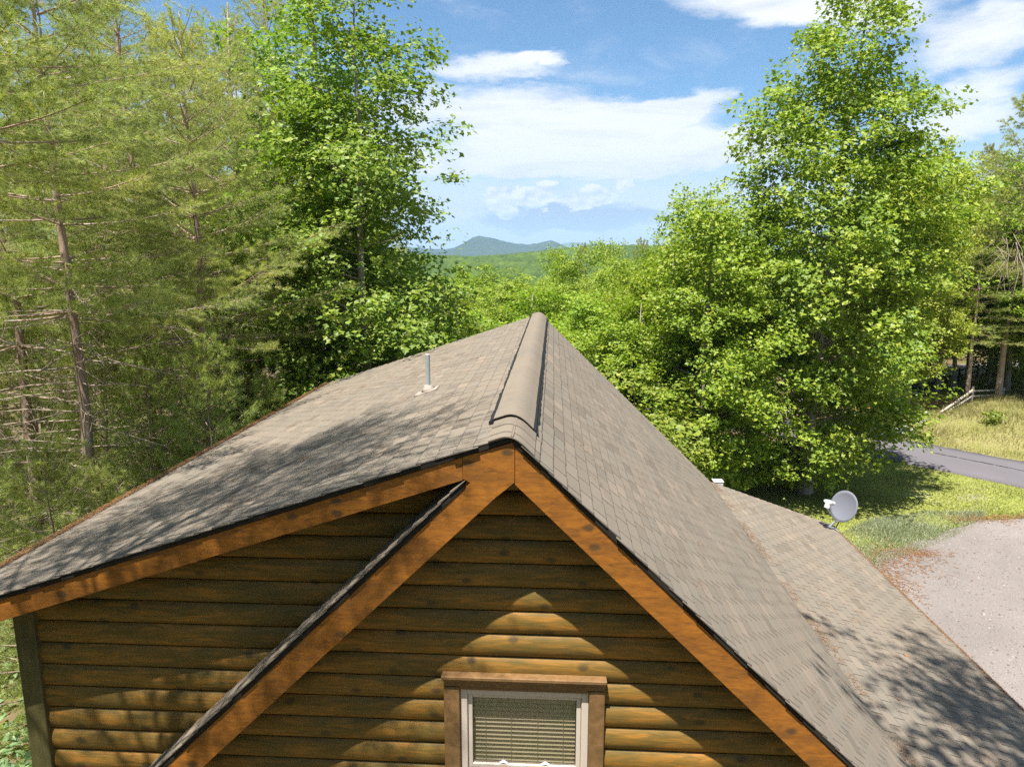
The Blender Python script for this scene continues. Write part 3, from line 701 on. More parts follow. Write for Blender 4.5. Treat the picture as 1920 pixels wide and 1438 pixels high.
MB().box(fx0 + 0.09, fx1 - 0.09, 0.050, 0.054, fzb + 0.098, zm - 0.04).build('glass_pane', M['glass'], window)
MB().box(fx0 - 0.02, fx1 + 0.02, 0.33, 0.34, fzb - 0.05, fzt + 0.05).build('window_recess', M['dark_inside'], window)
sl = MB(); a = R_(16); c_, s_ = math.cos(a), math.sin(a); hw = 0.026
pr = [(-hw * c_, -hw * s_), (-hw * 0.1, 0.0035), (hw * c_, hw * s_), (0.0, 0.0065)]
vs = [(fx0 + 0.098, y_, z_) for y_, z_ in pr] + [(fx1 - 0.098, y_, z_) for y_, z_ in pr]
sl.add(vs, [(0, 1, 2, 3), (7, 6, 5, 4), (0, 4, 5, 1), (1, 5, 6, 2), (2, 6, 7, 3), (3, 7, 4, 0)])
slm = sl.mesh('blind_slat', M['blind'])
z = fzt - 0.11
while z > fzb + 0.15:
    o = mesh_obj('blind_slat', slm, window); o.location = (0, 0.062, z); o.rotation_euler = (R_(random.uniform(-2, 2)), 0, 0); z -= 0.0365
MB().box(fx0 + 0.095, fx1 - 0.095, 0.076, 0.115, fzt - 0.095, fzt - 0.055).build('blind_rail', M['blind'], window)
for fx in (0.12, 0.37, 0.63, 0.88):
    x = fx0 + 0.095 + fx * (fx1 - fx0 - 0.19); MB().tube([(x, 0.034, fzt - 0.07), (x, 0.034, zm - 0.0)], 0.0016, 4).build('blind_cord', M['cord'], window)
MB().box(-0.548, fx0 - 0.002, -0.066, 0.02, 3.30, 4.932).build('trim_board', M['trim'], window, bevel=0.004)
MB().box(fx1 + 0.002, 0.690, -0.066, 0.02, 3.30, 4.932).build('trim_board', M['trim'], window, bevel=0.004)
MB().box(-0.548, 0.690, -0.062, 0.02, fzt + 0.002 + 0.03, fzt + 0.085).build('trim_board', M['trim'], window, bevel=0.004)
MB().box(fx0, fx1, -0.050, 0.02, fzt + 0.002, fzt + 0.030).build('trim_board', M['trim'], window)
MB().box(-0.56, 0.70, -0.105, 0.0, fzt + 0.112, fzt + 0.14).build('drip_cap', M['trim'], window, bevel=0.004)
MB().box(-0.555, 0.695, -0.088, 0.0, fzt + 0.087, fzt + 0.110).build('drip_cap', M['trim'], window, bevel=0.003)

# plumbing vent on the dormer slope
px, py = -1.215, 3.271; pz = RZ + DS * px
vp = MB().tube([(px, py, pz - 0.02), (px, py, pz + 0.44)], 0.027, 14).build('vent_pipe', M['pvc'], cabin, smooth=False)
MB().tube([(px, py, pz + 0.43), (px, py, pz + 0.443)], [0.0282, 0.0282], 14).build('pipe_rim', M['white'], vp)
MB().tube([(px, py, pz - 0.01), (px, py, pz + 0.03), (px, py, pz + 0.075)], [0.085, 0.062, 0.042], 14).build('pipe_boot', M['flash'], vp, smooth=True)
fl = MB(); q = lambda dx, dy, h: (px + dx, py + dy, pz + DS * dx + h)
fl.add([q(-0.15, -0.13, 0.004), q(0.12, -0.13, 0.004), q(0.12, 0.13, 0.004), q(-0.15, 0.13, 0.004), q(-0.15, -0.13, 0.010), q(0.12, -0.13, 0.010), q(0.12, 0.13, 0.010), q(-0.15, 0.13, 0.010)],
       [(0, 3, 2, 1), (4, 5, 6, 7), (0, 1, 5, 4), (1, 2, 6, 5), (2, 3, 7, 6), (3, 0, 4, 7)]).build('pipe_flashing', M['flash'], vp)

# ------------------------------------------------------------------ things on the roof
ds = thing('satellite_dish', 'round grey satellite dish on the far corner of the porch roof', 'satellite dish', (6.15, 9.6, RZ * 0 + ZBK - PS * (6.15 - XBK)))
bn = Vector((-0.78, -0.50, 0.36)).normalized(); ctr = Vector((0.27, -0.02, 0.47))
e1 = bn.cross(Vector((0, 0, 1))).normalized(); e2 = e1.cross(bn).normalized()
if e2.z < 0: e2 = -e2
mbd = MB(); vs = []; fs = []; NR, NA = 6, 36
for layer, off in ((0, 0.0), (1, -0.012)):
    for r in range(NR + 1):
        for a in range(NA):
            t = 2 * math.pi * a / NA; rad = r / NR
            vs.append(ctr + e1 * (0.31 * rad * math.cos(t)) + e2 * (0.335 * rad * math.sin(t)) + bn * (0.055 * rad * rad + off))
for layer in (0, 1):
    b0 = layer * (NR + 1) * NA
    for r in range(NR):
        for a in range(NA):
            f = (b0 + r * NA + a, b0 + r * NA + (a + 1) % NA, b0 + (r + 1) * NA + (a + 1) % NA, b0 + (r + 1) * NA + a)
            fs.append(f if layer == 0 else f[::-1])
for a in range(NA):
    fs.append((NR * NA + a, NR * NA + (a + 1) % NA, (2 * NR + 1) * NA + (a + 1) % NA, (2 * NR + 1) * NA + a))
mbd.add(vs, fs); mbd.build('reflector', M['dish'], ds, smooth=True)
bot = ctr - e2 * 0.33 + bn * 0.04; foc = ctr + bn * 0.58 - e2 * 0.04
MB().tube([ctr - e2 * 0.20 - bn * 0.03, bot, bot + bn * 0.12 - e2 * 0.01, foc - e2 * 0.10], 0.014, 8).build('feed_arm', M['metal'], ds)
lb = MB()
lb.tube([foc - e2 * 0.10, foc + e2 * 0.03], [0.055, 0.055], 8); lb.tube([foc + e2 * 0.01, foc - bn * 0.06 + e2 * 0.03], [0.05, 0.05], 10)
lb.build('feed_housing', M['white'], ds)
for dx in (-0.065, 0.065): MB().tube([foc + e1 * dx + e2 * 0.03 + bn * 0.03, foc + e1 * dx + e2 * 0.03 - bn * 0.07], [0.030, 0.045], 10).build('feed_horn', M['white'], ds, smooth=False)
mast_top = ctr - bn * 0.07 - e2 * 0.12
MB().tube([(0.0, 0.0, 0.02), (0.06, 0.0, 0.09), tuple(mast_top)], 0.024, 10).build('mast', M['metal'], ds)
MB().tube([ctr - bn * 0.012 - e2 * 0.10, mast_top], [0.07, 0.05], 8).build('bracket', M['cable'], ds)
MB().add([(-0.11, -0.08, 0.0385), (0.11, -0.08, -0.0385), (0.11, 0.08, -0.0385), (-0.11, 0.08, 0.0385), (-0.11, -0.08, 0.056), (0.11, -0.08, -0.021), (0.11, 0.08, -0.021), (-0.11, 0.08, 0.056)],
         [(0, 3, 2, 1), (4, 5, 6, 7), (0, 1, 5, 4), (1, 2, 6, 5), (2, 3, 7, 6), (3, 0, 4, 7)]).build('foot', M['metal'], ds)
MB().tube([(0.02, 0.0, 0.02), (0.05, -0.09, 0.03), (0.13, -0.18, -0.02)], 0.011, 6).build('strut', M['metal'], ds)
MB().tube([(-0.05, 0, 0.04), (-0.16, -0.05, 0.075), (-0.22, 0.02, 0.10), (-0.15, 0.08, 0.075), (0.0, 0.05, 0.03), (0.12, -0.02, 0.0), (0.19, 0.0, 0.14), tuple(ctr - bn * 0.03 - e2 * 0.22)], 0.013, 6).build('cable', M['cable'], ds)
wb = thing('utility_box', 'small white box on the far edge of the roof beside the leafy tree', 'box', (3.86, 9.95, 3.30))
MB().box(-0.09, 0.11, -0.04, 0.16, -0.2, 0.10).build('housing', M['white'], wb, bevel=0.01); MB().box(-0.10, 0.12, -0.05, 0.17, 0.102, 0.115).build('lid', M['white'], wb, bevel=0.003)
MB().box(-0.03, 0.03, -0.12, 0.0, -0.22, -0.205).build('bracket', M['metal'], wb)

def leaf_thing(x, y, rz, label, size=0.10):
    z = ZBK - PS * (x - XBK) + 0.012
    vs = [(0, 0, 0.0), (0.45, 0.25, 0.12), (0.3, 0.7, 0.2), (0, 1.0, 0.1), (-0.3, 0.7, 0.22), (-0.45, 0.25, 0.1), (0, 0.5, 0.04)]
    m = MB().add([(a * size, b * size, c * size) for a, b, c in vs], [(0, 1, 6), (1, 2, 6), (2, 3, 6), (3, 4, 6), (4, 5, 6), (5, 0, 6)])
    m.tube([(0, 0, 0), (0.0, -0.4 * size, 0.05 * size)], 0.0025, 4)
    o = m.build('fallen_leaf', M['orange_leaf']); o.location = (x, y, z); o.rotation_euler = (0, math.atan(PS), rz)
    return tag(o, label, 'leaf')
leaf_thing(4.25, 2.55, 1.2, 'curled orange leaf lying alone in the middle of the porch roof shingles', 0.09)
leaf_thing(5.05, 1.45, -0.6, 'dry orange leaf on the porch roof close to the outer eave above the gravel', 0.10)
leaf_thing(5.0, 3.9, 0.3, 'dry leaf on the porch roof in the shadow streak near the drive', 0.08)

# dry needles: along the dormer eave, along the break of the right slope, and in scattered patches
def litter(name, P, N, ln, wd, mat, rng, flat=0.12):
    n = len(P); a = rng.uniform(0, 2 * math.pi, n); T = np.stack([np.cos(a), np.sin(a), rng.normal(0, flat, n)], 1)
    T -= N * np.sum(T * N, 1)[:, None]; T /= np.linalg.norm(T, axis=1)[:, None]; T += N * rng.normal(0, flat, (n, 1))
    B = np.cross(N, T); L = ln * rng.uniform(0.6, 1.2, (n, 1))
    V = np.stack([P - T * L / 2 - B * wd / 2, P - T * L / 2 + B * wd / 2, P + T * L / 2 + B * wd / 2 * 0.5, P + T * L / 2 - B * wd / 2 * 0.5], 1).reshape(-1, 3)
    F = (np.arange(n) * 4)[:, None] + np.arange(4)
    return mesh_obj(name, np_mesh(name, V, F, mat))
rng = np.random.default_rng(21)
n = 9000
xs = XE + np.abs(rng.normal(0, 0.05, n)) + 0.0; ys = rng.uniform(YF + 0.1, YB, n); hh = 0.016 + np.abs(rng.normal(0, 0.012, n)) * np.exp(-(xs - XE) / 0.06)
P1 = np.stack([xs, ys, RZ + DS * xs + hh], 1); N1 = np.tile(nD, (n, 1))
n2 = 2300; ys = rng.uniform(YF, YB, n2) ; keep = (np.sin(ys * 2.1) + np.sin(ys * 5.3 + 1) + rng.normal(0, 0.7, n2)) > -0.4; ys = ys[keep]; n2 = len(ys)
xs = XBK + rng.normal(0.02, 0.07, n2); zz = np.where(xs < XBK, RZ - MS * xs, ZBK - PS * (xs - XBK)) + 0.018
P2 = np.stack([xs, ys, zz], 1); N2 = np.where((xs < XBK)[:, None], nM, nP)
pts = []; nrm = []
for _ in range(46):
    cx, cy = rng.uniform(-4.4, -0.3), rng.uniform(-0.2, 8); k = rng.integers(4, 26); x = cx + rng.normal(0, 0.07, k); y = cy + rng.normal(0, 0.07, k)
    pts.append(np.stack([x, y, RZ + DS * x + 0.014], 1)); nrm.append(np.tile(nD, (k, 1)))
for _ in range(70):
    cx, cy = rng.uniform(0.3, 3.6), rng.uniform(-0.2, 9); k = rng.integers(2, 14); x = cx + rng.normal(0, 0.06, k); y = cy + rng.normal(0, 0.1, k)
    pts.append(np.stack([x, y, RZ - MS * x + 0.014], 1)); nrm.append(np.tile(nM, (k, 1)))
for _ in range(55):
    cx, cy = rng.uniform(3.8, 6.2), rng.uniform(-0.2, 9); k = rng.integers(2, 18); x = cx + rng.normal(0, 0.06, k); y = cy + rng.normal(0, 0.06, k)
    pts.append(np.stack([x, y, ZBK - PS * (x - XBK) + 0.014], 1)); nrm.append(np.tile(nP, (k, 1)))
n3 = 2600; ys = rng.uniform(YF, YB, n3); xs = XP - np.abs(rng.normal(0, 0.03, n3))
pts.append(np.stack([xs, ys, ZBK - PS * (xs - XBK) + 0.016], 1)); nrm.append(np.tile(nP, (n3, 1)))
o = litter('pine_needles', np.concatenate([P1, P2] + pts), np.concatenate([N1, N2] + nrm), 0.085, 0.0045, M['straw'], rng)
tag(o, 'orange dry pine needles lying along the eaves and across the shingles', 'pine needles', kind='stuff')

# ------------------------------------------------------------------ trees
LEAF = np.array([(0, 0, 0), (-0.58, 0.42, 0.09), (-0.20, 0.66, 0.02), (0, 1.12, -0.08), (0.20, 0.66, 0.02), (0.58, 0.42, 0.09)])
LEAFF = np.array([(0, 3, 2, 1), (0, 5, 4, 3)])
GAIN_ = 1
def leaves_mesh(name, P, Nrm, size, mat, rng):
    n = len(P); Nrm = Nrm / np.linalg.norm(Nrm, axis=1)[:, None]
    t = rng.normal(size=(n, 3)); t -= Nrm * np.sum(t * Nrm, 1)[:, None]; t /= np.linalg.norm(t, axis=1)[:, None]; b = np.cross(t, Nrm)
    s = size * (0.45 + 0.85 * rng.beta(2.0, 1.6, n))
    V = P[:, None] + (LEAF[None, :, 0, None] * b[:, None] + LEAF[None, :, 1, None] * t[:, None] + LEAF[None, :, 2, None] * Nrm[:, None]) * s[:, None, None]
    F = (np.arange(n) * 6)[:, None, None] + LEAFF[None]
    return np_mesh(name, V.reshape(-1, 3), F.reshape(-1, 4), mat)

def broadleaf(name, label, H, prof, limbs, clumps, leaves, leaf, mat, seed, lean=(0, 0), tr=0.18, csize=0.42, bark='grey_bark', base=0.0, group=None, inner=0.45, spread=1.0):
    """prof: list of (height, radius). Limb ends fill the profile's volume, clumps gather round limb ends, leaves fill clumps."""
    rng = np.random.default_rng(seed); hs = np.array([p[0] for p in prof]); rs = np.array([p[1] for p in prof])
    zz = np.linspace(hs[0], hs[-1], 300); ww = np.interp(zz, hs, rs) ** 1.6; cdf = np.cumsum(ww) / ww.sum()
    root = thing(name, label, 'tree', group=group); tk = MB()
    cx = lambda z: lean[0] * (z / H) ** 2; cy = lambda z: lean[1] * (z / H) ** 2
    wob = rng.normal(0, 0.05, (9, 2)); tz = np.linspace(base, H * 0.93, 9)
    tp = [(cx(q) + wob[i, 0] * (i > 0), cy(q) + wob[i, 1] * (i > 0), q) for i, q in enumerate(tz)]
    tk.tube([(tp[0][0], tp[0][1], -1.2)] + tp, [tr * 1.9, tr * 1.45] + [max(0.012, tr * (1 - 0.93 * i / 8)) for i in range(1, 9)], 11)
    Pl, Nl = [], []
    ph = rng.uniform(0, 6.28, 4)
    for i in range(limbs):
        z = np.interp((i + rng.random()) / limbs, cdf, zz); a = rng.uniform(0, 2 * math.pi)
        R = np.interp(z, hs, rs) * (0.90 + 0.16 * math.sin(3 * a + ph[0] + z * 0.9) + 0.10 * math.sin(5 * a + ph[1] - z * 1.7))
        r = R * (inner + (1 - inner) * math.sqrt(rng.random())); e = np.array([cx(z) + r * math.cos(a), cy(z) + r * math.sin(a), z])
        z0 = max(base + 0.4, z - r * rng.uniform(0.35, 0.9)); s = np.array([cx(z0), cy(z0), z0])
        mid = (s + e) / 2 + np.array([0, 0, -0.08 * r]) + rng.normal(0, 0.08, 3)
        tk.tube([s, mid, e], [max(0.012, tr * 0.28 * (1 - z0 / H)), 0.014, 0.006], 4, False)
        out = np.array([math.cos(a), math.sin(a), 0.35]); sp = spread * 0.55 * csize / 0.42 * (0.6 + 0.4 * min(1.5, R / 2))
        for j in range(clumps):
            c = e + rng.normal(0, 1, 3) * np.array([sp, sp, sp * 0.75]); k = int(leaves * rng.uniform(0.6, 1.4)); cs = csize * rng.uniform(0.7, 1.3)
            q = rng.normal(0, 1, (k, 3)); q /= np.maximum(1, np.linalg.norm(q, axis=1) / 1.7)[:, None]
            Pl.append(c + q * np.array([cs, cs, cs * 0.55]) * 0.62 - np.array([0, 0, 1]) * (np.abs(q[:, :1]) * 0.08 * cs))
            Nl.append(rng.normal(0, 0.50, (k, 3)) + np.array([0, 0, 0.75]) + out * 0.35)
    # a leader of leaves round the top
    mesh_obj('trunk', tk.mesh('trunk', M[bark], True), root)
    mesh_obj('crown', leaves_mesh('crown', np.concatenate(Pl), np.concatenate(Nl), leaf, mat, rng), root)
    return root

def pine(name, label, H, base, rmax, seed, mat, whorl=0.55, nb=5, nl=0.125, nw=0.0058, tuft=23, twig=0.155, tstep=0.06, tr=0.16, dead=True, power=0.65, group=None, keep=None):
    rng = np.random.default_rng(seed); root = thing(name, label, 'tree', group=group); tk = MB(); br = MB(); dd = MB()
    wob = rng.normal(0, 0.04, (9, 2)); tz = np.linspace(0, H, 9)
    tk.tube([(0, 0, -1.2)] + [(wob[i, 0] * (i > 0), wob[i, 1] * (i > 0), q) for i, q in enumerate(tz)], [tr * 1.35, tr * 1.12] + [max(0.012, tr * (1 - 0.92 * i / 8)) for i in range(1, 9)], 10)
    P, D = [], []
    z = base * H
    while z < H * 0.985:
        fr = (z / H - base) / (1 - base); a0 = rng.uniform(0, 6.28)
        for j in range(nb):
            a = a0 + 2 * math.pi * j / nb + rng.normal(0, 0.25); L = rmax * (1 - fr) ** power * rng.uniform(0.6, 1.1) + 0.22
            if keep is not None and not keep(z, a, L): continue
            el = R_(rng.uniform(-8, 12) + 48 * fr ** 1.3); h = np.array([math.cos(a), math.sin(a), 0.0]); side = np.array([-h[1], h[0], 0.0])
            ts = np.linspace(0, 1, 6); zr = z + rng.uniform(-0.1, 0.1)
            sw = rng.normal(0, 0.12)
            cur = lambda t: h * (L * t * math.cos(el)) + side * (sw * L * t * t) + np.array([0, 0, zr + L * t * math.sin(el) - 0.10 * L * t + 0.16 * L * t * t])
            br.tube([cur(t) for t in ts], [0.005 + 0.0065 * L * (1 - t) for t in ts], 4, False)
            t = 0.22 if L > 0.8 else 0.1; s = 1
            while t < 1.0:
                tl = min(0.95, max(0.16, L * (0.36 * (1 - t) + 0.13))) * rng.uniform(0.7, 1.2); ang = R_(58 - 26 * t + rng.normal(0, 11)) * s
                d = h * math.cos(ang) + side * math.sin(ang) + np.array([0, 0, 0.10 + rng.normal(0, 0.18)]); d /= np.linalg.norm(d); b = cur(t)
                if tl > 0.3: br.tube([b, b + d * tl], [0.0032, 0.0015], 3, False)
                k = max(3, int(tl * 0.62 / tstep)); q = np.linspace(0.38, 1.0, k)[:, None]
                P.append(b + d * tl * q + rng.normal(0, 0.02, (k, 3))); D.append(np.tile(d, (k, 1)))
                s = -s
                if s > 0: t += twig / L * rng.uniform(0.7, 1.1)
            k = 4; q = np.linspace(0.85, 1.0, k); P.append(np.array([cur(t) for t in q])); D.append(np.tile(h * math.cos(el) + np.array([0, 0, 0.3]), (k, 1)))
        z += whorl * rng.uniform(0.75, 1.2)
    k = 40; q = rng.uniform(0.90, 1.0, k) * H; P.append(np.stack([np.full(k, wob[8, 0]), np.full(k, wob[8, 1]), q], 1)); D.append(rng.normal(0, 0.45, (k, 3)) + np.array([0, 0, 0.8]))
    P = np.concatenate(P); D = np.concatenate(D); n = len(P)
    if dead:
        z = max(0.8, base * H * 0.12)
        while z < base * H + 1.0:
            for j in range(rng.integers(4, 8)):
                a = rng.uniform(0, 6.28); L = rng.uniform(0.6, 2.6); h = np.array([math.cos(a), math.sin(a), rng.uniform(-0.2, 0.25)]); b = np.array([0, 0, z + rng.uniform(-0.15, 0.15)])
                m1 = b + h * L * 0.5 + rng.normal(0, 0.05, 3); e = b + h * L + np.array([0, 0, rng.uniform(-0.25, 0.15)])
                dd.tube([b, m1, e], [0.017, 0.011, 0.004], 4, False)
                for _ in range(rng.integers(4, 9)):
                    u = rng.uniform(0.3, 0.95); q0 = b + (e - b) * u; v = h + rng.normal(0, 0.6, 3); v /= np.linalg.norm(v)
                    dd.tube([q0, q0 + v * rng.uniform(0.2, 0.9)], [0.006, 0.002], 3, False)
            z += rng.uniform(0.3, 0.6)
    N_ = np.repeat(np.arange(n), tuft); d = D[N_] + rng.normal(0, 0.62, (len(N_), 3)) + np.array([0, 0, 0.12]); d /= np.linalg.norm(d, axis=1)[:, None]
    b = P[N_]; sd = np.cross(d, rng.normal(size=d.shape)); sd /= np.linalg.norm(sd, axis=1)[:, None]; L = nl * rng.uniform(0.7, 1.15, (len(N_), 1))
    V = np.stack([b - sd * nw / 2, b + sd * nw / 2, b + d * L], 1).reshape(-1, 3); F = np.arange(len(N_) * 3).reshape(-1, 3)
    # one island per tuft is not needed: every needle is its own
    mesh_obj('trunk', tk.mesh('trunk', M['pine_bark'], True), root)
    mesh_obj('branches', br.mesh('branches', M['pine_bark']), root)
    if dead and dd.v: mesh_obj('dead_branches', dd.mesh('dead_branches', M['dead']), root)
    mesh_obj('crown', np_mesh('crown', V, F, mat), root)
    return root

def put(root, x, y, top, H, rz=0.0, sx=1.0):
    z = gzf(x, y); s = (top - z) / H; root.location = (x, y, z); root.rotation_euler = (0, 0, rz); root.scale = (sx, sx, s); return root
def put_copy(root, x, y, top, H, rz, sx, label, group=None):
    z = gzf(x, y); s = (top - z) / H; return dup(root, (x, y, z), rz, (sx, sx, s), label, group)

# the big tree right of the house
bigA = broadleaf('maple_tree', 'tallest leafy tree, rising above the lawn just behind the satellite dish', 17.6,
                 [(0.8, 1.5), (2.2, 2.6), (4.5, 3.0), (8.0, 3.7), (11.0, 3.2), (12.8, 2.5), (14.5, 1.7), (16.2, 0.8), (17.5, 0.1)],
                 190, 9, 46, 0.135, M['maple'], 31, lean=(1.15, 0.3), tr=0.24, csize=0.48, spread=0.72)
put(bigA, 9.08, 19.4, 17.7, 17.6)
tul = broadleaf('poplar_tree', 'tall glossy-leaved poplar rising to the top edge left of the open sky', 17.5,
                [(1.5, 1.6), (4, 2.6), (8, 2.6), (11, 2.1), (14, 1.35), (16.3, 0.7), (17.4, 0.2)], 90, 9, 44, 0.125, M['poplar'], 41, tr=0.17, csize=0.45)
put(tul, -4.45, 12.6, 15.9, 17.5, 0.4)
put_copy(tul, -6.0, 14.6, 17.6, 17.5, 2.3, 1.05, 'tall poplar with a grey trunk between the pines and the glossy poplar')
rnd1 = broadleaf('woodland_tree', 'x', 14.0, [(1.0, 1.6), (3, 3.2), (6, 3.7), (9, 3.4), (11.5, 2.4), (13.2, 1.2), (13.9, 0.3)], 74, 10, 54, 0.145, M['woods'], 51, tr=0.18, csize=0.52)
rnd2 = broadleaf('woodland_tree', 'x', 14.0, [(1.0, 1.2), (3, 2.6), (6, 3.1), (9, 2.6), (11.5, 1.7), (13.2, 0.8), (13.9, 0.2)], 64, 10, 52, 0.145, M['woods'], 61, tr=0.16, csize=0.50)
gold = broadleaf('woodland_tree', 'x', 14.0, [(3.0, 1.4), (5, 3.0), (7, 3.7), (9.5, 3.3), (11.5, 2.5), (13.2, 1.3), (13.9, 0.3)], 60, 9, 50, 0.155, M['gold'], 71, tr=0.17, csize=0.52)
hic = broadleaf('woodland_tree', 'x', 14.0, [(3.2, 1.2), (5, 2.6), (7.5, 3.2), (10, 2.8), (12, 1.9), (13.9, 0.3)], 52, 9, 46, 0.165, M['woods'], 73, tr=0.17, csize=0.52)
shr = broadleaf('understory_tree', 'x', 7.0, [(0.3, 1.2), (2, 2.2), (4, 2.2), (5.8, 1.4), (6.9, 0.4)], 40, 7, 34, 0.15, M['shrub'], 81, tr=0.08, csize=0.42)
G_w = 'leafy trees of the sunlit woods beyond the roof'
L_w = 'leafy tree among the crowded sunlit woods beyond the far end of the roof'
first = {}
def place(key, proto, H, x, y, top, rz, sx, label, group=None):
    if key not in first:
        first[key] = 1; put(proto, x, y, top, H, rz, sx); proto['label'] = label
        if group: proto['group'] = group
        elif 'group' in proto: del proto['group']
        return proto
    return put_copy(proto, x, y, top, H, rz, sx, label, group)
pr_ = {'a': (rnd1, 14.0), 'b': (rnd2, 14.0), 'g': (gold, 14.0), 's': (shr, 7.0), 'h': (hic, 14.0)}
spec = [
 ('b', 5.15, 17.9, 10.4, 0.2, 0.80, 'leafy tree leaning on the left side of the tallest tree, behind the right roof slope'),
 ('b', 5.9, 24.2, 11.3, 1.1, 0.75, 'leafy tree stepping up left of the tallest tree against the sky'),
 ('b', 5.5, 29.2, 9.7, 2.2, 0.8, 'rounded leafy tree at the left end of the rising tree line on the right'),
 ('b', 4.5, 20.8, 8.9, 3.3, 0.70, None), ('b', 3.3, 19.9, 7.1, 4.0, 0.75, None), ('a', 2.2, 21.3, 5.7, 5.0, 0.70, None), ('s', 2.7, 15.8, 4.9, 0.6, 1.0, 'bushy young tree close behind the right roof slope'),
 ('b', -1.4, 25.0, 5.8, 0.9, 0.85, None), ('b', 1.3, 26.2, 6.9, 1.8, 0.9, 'pale-tipped leafy tree directly above the end of the roof ridge'), ('a', 4.1, 32.2, 8.2, 2.9, 0.85, None),
 ('b', -0.8, 32.2, 6.9, 3.6, 0.9, None), ('b', -2.4, 23.0, 5.2, 4.4, 0.8, None), ('a', 2.5, 44.3, 9.4, 5.3, 0.85, 'round-topped tree breaking the skyline right of the mountain'),
 ('b', 5.1, 52.6, 10.1, 0.1, 0.8, 'narrow tree on the skyline just right of the round-topped tree'), ('b', 0.4, 54.3, 9.6, 1.2, 0.55, 'slim tree standing alone in front of the blue mountain foot'),
 ('a', -3.4, 41.0, 7.8, 2.0, 0.95, None), ('a', -7.1, 58.0, 7.0, 3.0, 1.0, None), ('b', 8.5, 59.0, 9.5, 4.1, 0.7, None), ('a', 10.5, 42.0, 10.8, 5.0, 1.0, None),
 ('b', 8.4, 33.0, 11.0, 0.8, 1.0, None), ('a', -5.1, 31.8, 7.3, 1.6, 0.8, None), ('b', -3.2, 20.9, 6.6, 2.5, 0.65, 'young leafy tree beside the lower edge of the glossy poplar'),
 ('s', -3.9, 15.3, 7.6, 3.4, 0.95, 'pale leafy understory tree at the foot of the glossy poplar'), ('s', -4.3, 10.6, 5.6, 4.5, 0.75, 'bushy understory tree touching the far dormer eave'), ('s', -2.2, 13.6, 5.2, 0.4, 0.8, 'low leafy tree behind the far dormer rake'),
 ('s', -5.9, 11.4, 4.9, 0.2, 0.8, 'low leafy tree between the poplars and the dormer eave'),
 ('g', 18.7, 33.9, 13.2, 0.3, 0.85, 'yellow-green leafy tree directly right of the tallest tree'), ('g', 22.6, 38.6, 15.0, 1.5, 0.85, 'yellow-green tree peaking between the tallest tree and the right-hand pine'),
 ('b', 13.9, 27.6, 11.8, 2.2, 0.75, 'leafy tree half hidden behind the right flank of the tallest tree'), ('b', 27.2, 38.4, 14.4, 5.1, 0.95, 'leafy tree with a rounded top just left of the right-edge pine'), ('a', 30.4, 40.2, 15.8, 0.9, 0.95, 'broad leafy tree behind the right-edge pine'),
 ('g', 18.8, 32.4, 8.8, 4.4, 0.62, 'pale low-crowned tree over the clay patch right of the tallest tree'),
]
for key, x, y, top, rz, sx, lab in spec:
    p, H = pr_[key]; place(key, p, H, x, y, top, rz, sx, lab or L_w, None if lab else G_w)
rng = np.random.default_rng(99); k = 0
for _ in range(900):
    y = rng.uniform(30, 170); a = rng.uniform(-0.22, 0.27); x = a * (y + 5) + 0.3
    if k >= 60: break
    if any((x - q[0]) ** 2 + (y - q[1]) ** 2 < (3.4 + y * 0.022) ** 2 for q in first.setdefault('pts', [(s_[1], s_[2]) for s_ in spec])): continue
    first['pts'].append((x, y)); k += 1
    hor = 8.2 - (0.028 + 0.015 * rng.random()) * y if a < 0.12 else 8.2 + rng.uniform(-0.02, 0.04) * y
    top = max(hor, gzf(x, y) + 8); key = 'ab'[rng.integers(2)]; p, H = pr_[key]
    put_copy(p, x, y, top, H, rng.uniform(0, 6.28), rng.uniform(0.85, 1.2), L_w, G_w)
G_b = 'trees closing the woods beyond the second road'; L_b = 'leafy tree in the shaded woods beyond the pale second road'
for i in range(34):
    a = rng.uniform(0.36, 0.80); d = rng.uniform(58, 95); x, y = 0.3 + d * math.sin(a), -5 + d * math.cos(a); key = 'abg'[rng.integers(3)]; p, H = pr_[key]
    put_copy(p, x, y, gzf(x, y) + rng.uniform(10, 15), H, rng.uniform(0, 6.28), rng.uniform(0.9, 1.25), L_b, G_b)

# ---- pines on the left
pnA = pine('pine_tree', 'x', 16.0, 0.50, 3.6, 101, M['needle'], nb=5)
pnB = pine('pine_tree', 'x', 16.0, 0.38, 3.2, 102, M['needle'], tuft=13)
pnC = pine('pine_tree', 'x', 16.0, 0.64, 3.6, 107, M['needle'], whorl=0.5, dead=False)
pnS = pine('pine_tree', 'x', 16.0, 0.52, 3.6, 109, M['needle'], nb=6, tuft=11, nw=0.006, dead=False)
pnY = pine('young_pine', 'x', 7.0, 0.10, 2.3, 103, M['needle'], whorl=0.45, tr=0.06, dead=False)
pnF = pine('pine_tree', 'x', 16.0, 0.36, 3.6, 104, M['needle_far'], whorl=0.70, nb=5, nl=0.19, nw=0.016, tuft=16, twig=0.24, tstep=0.14, dead=False)
pp = {'C': (pnC, 16.0), 'A': (pnA, 16.0), 'B': (pnB, 16.0), 'Y': (pnY, 7.0), 'F': (pnF, 16.0)}
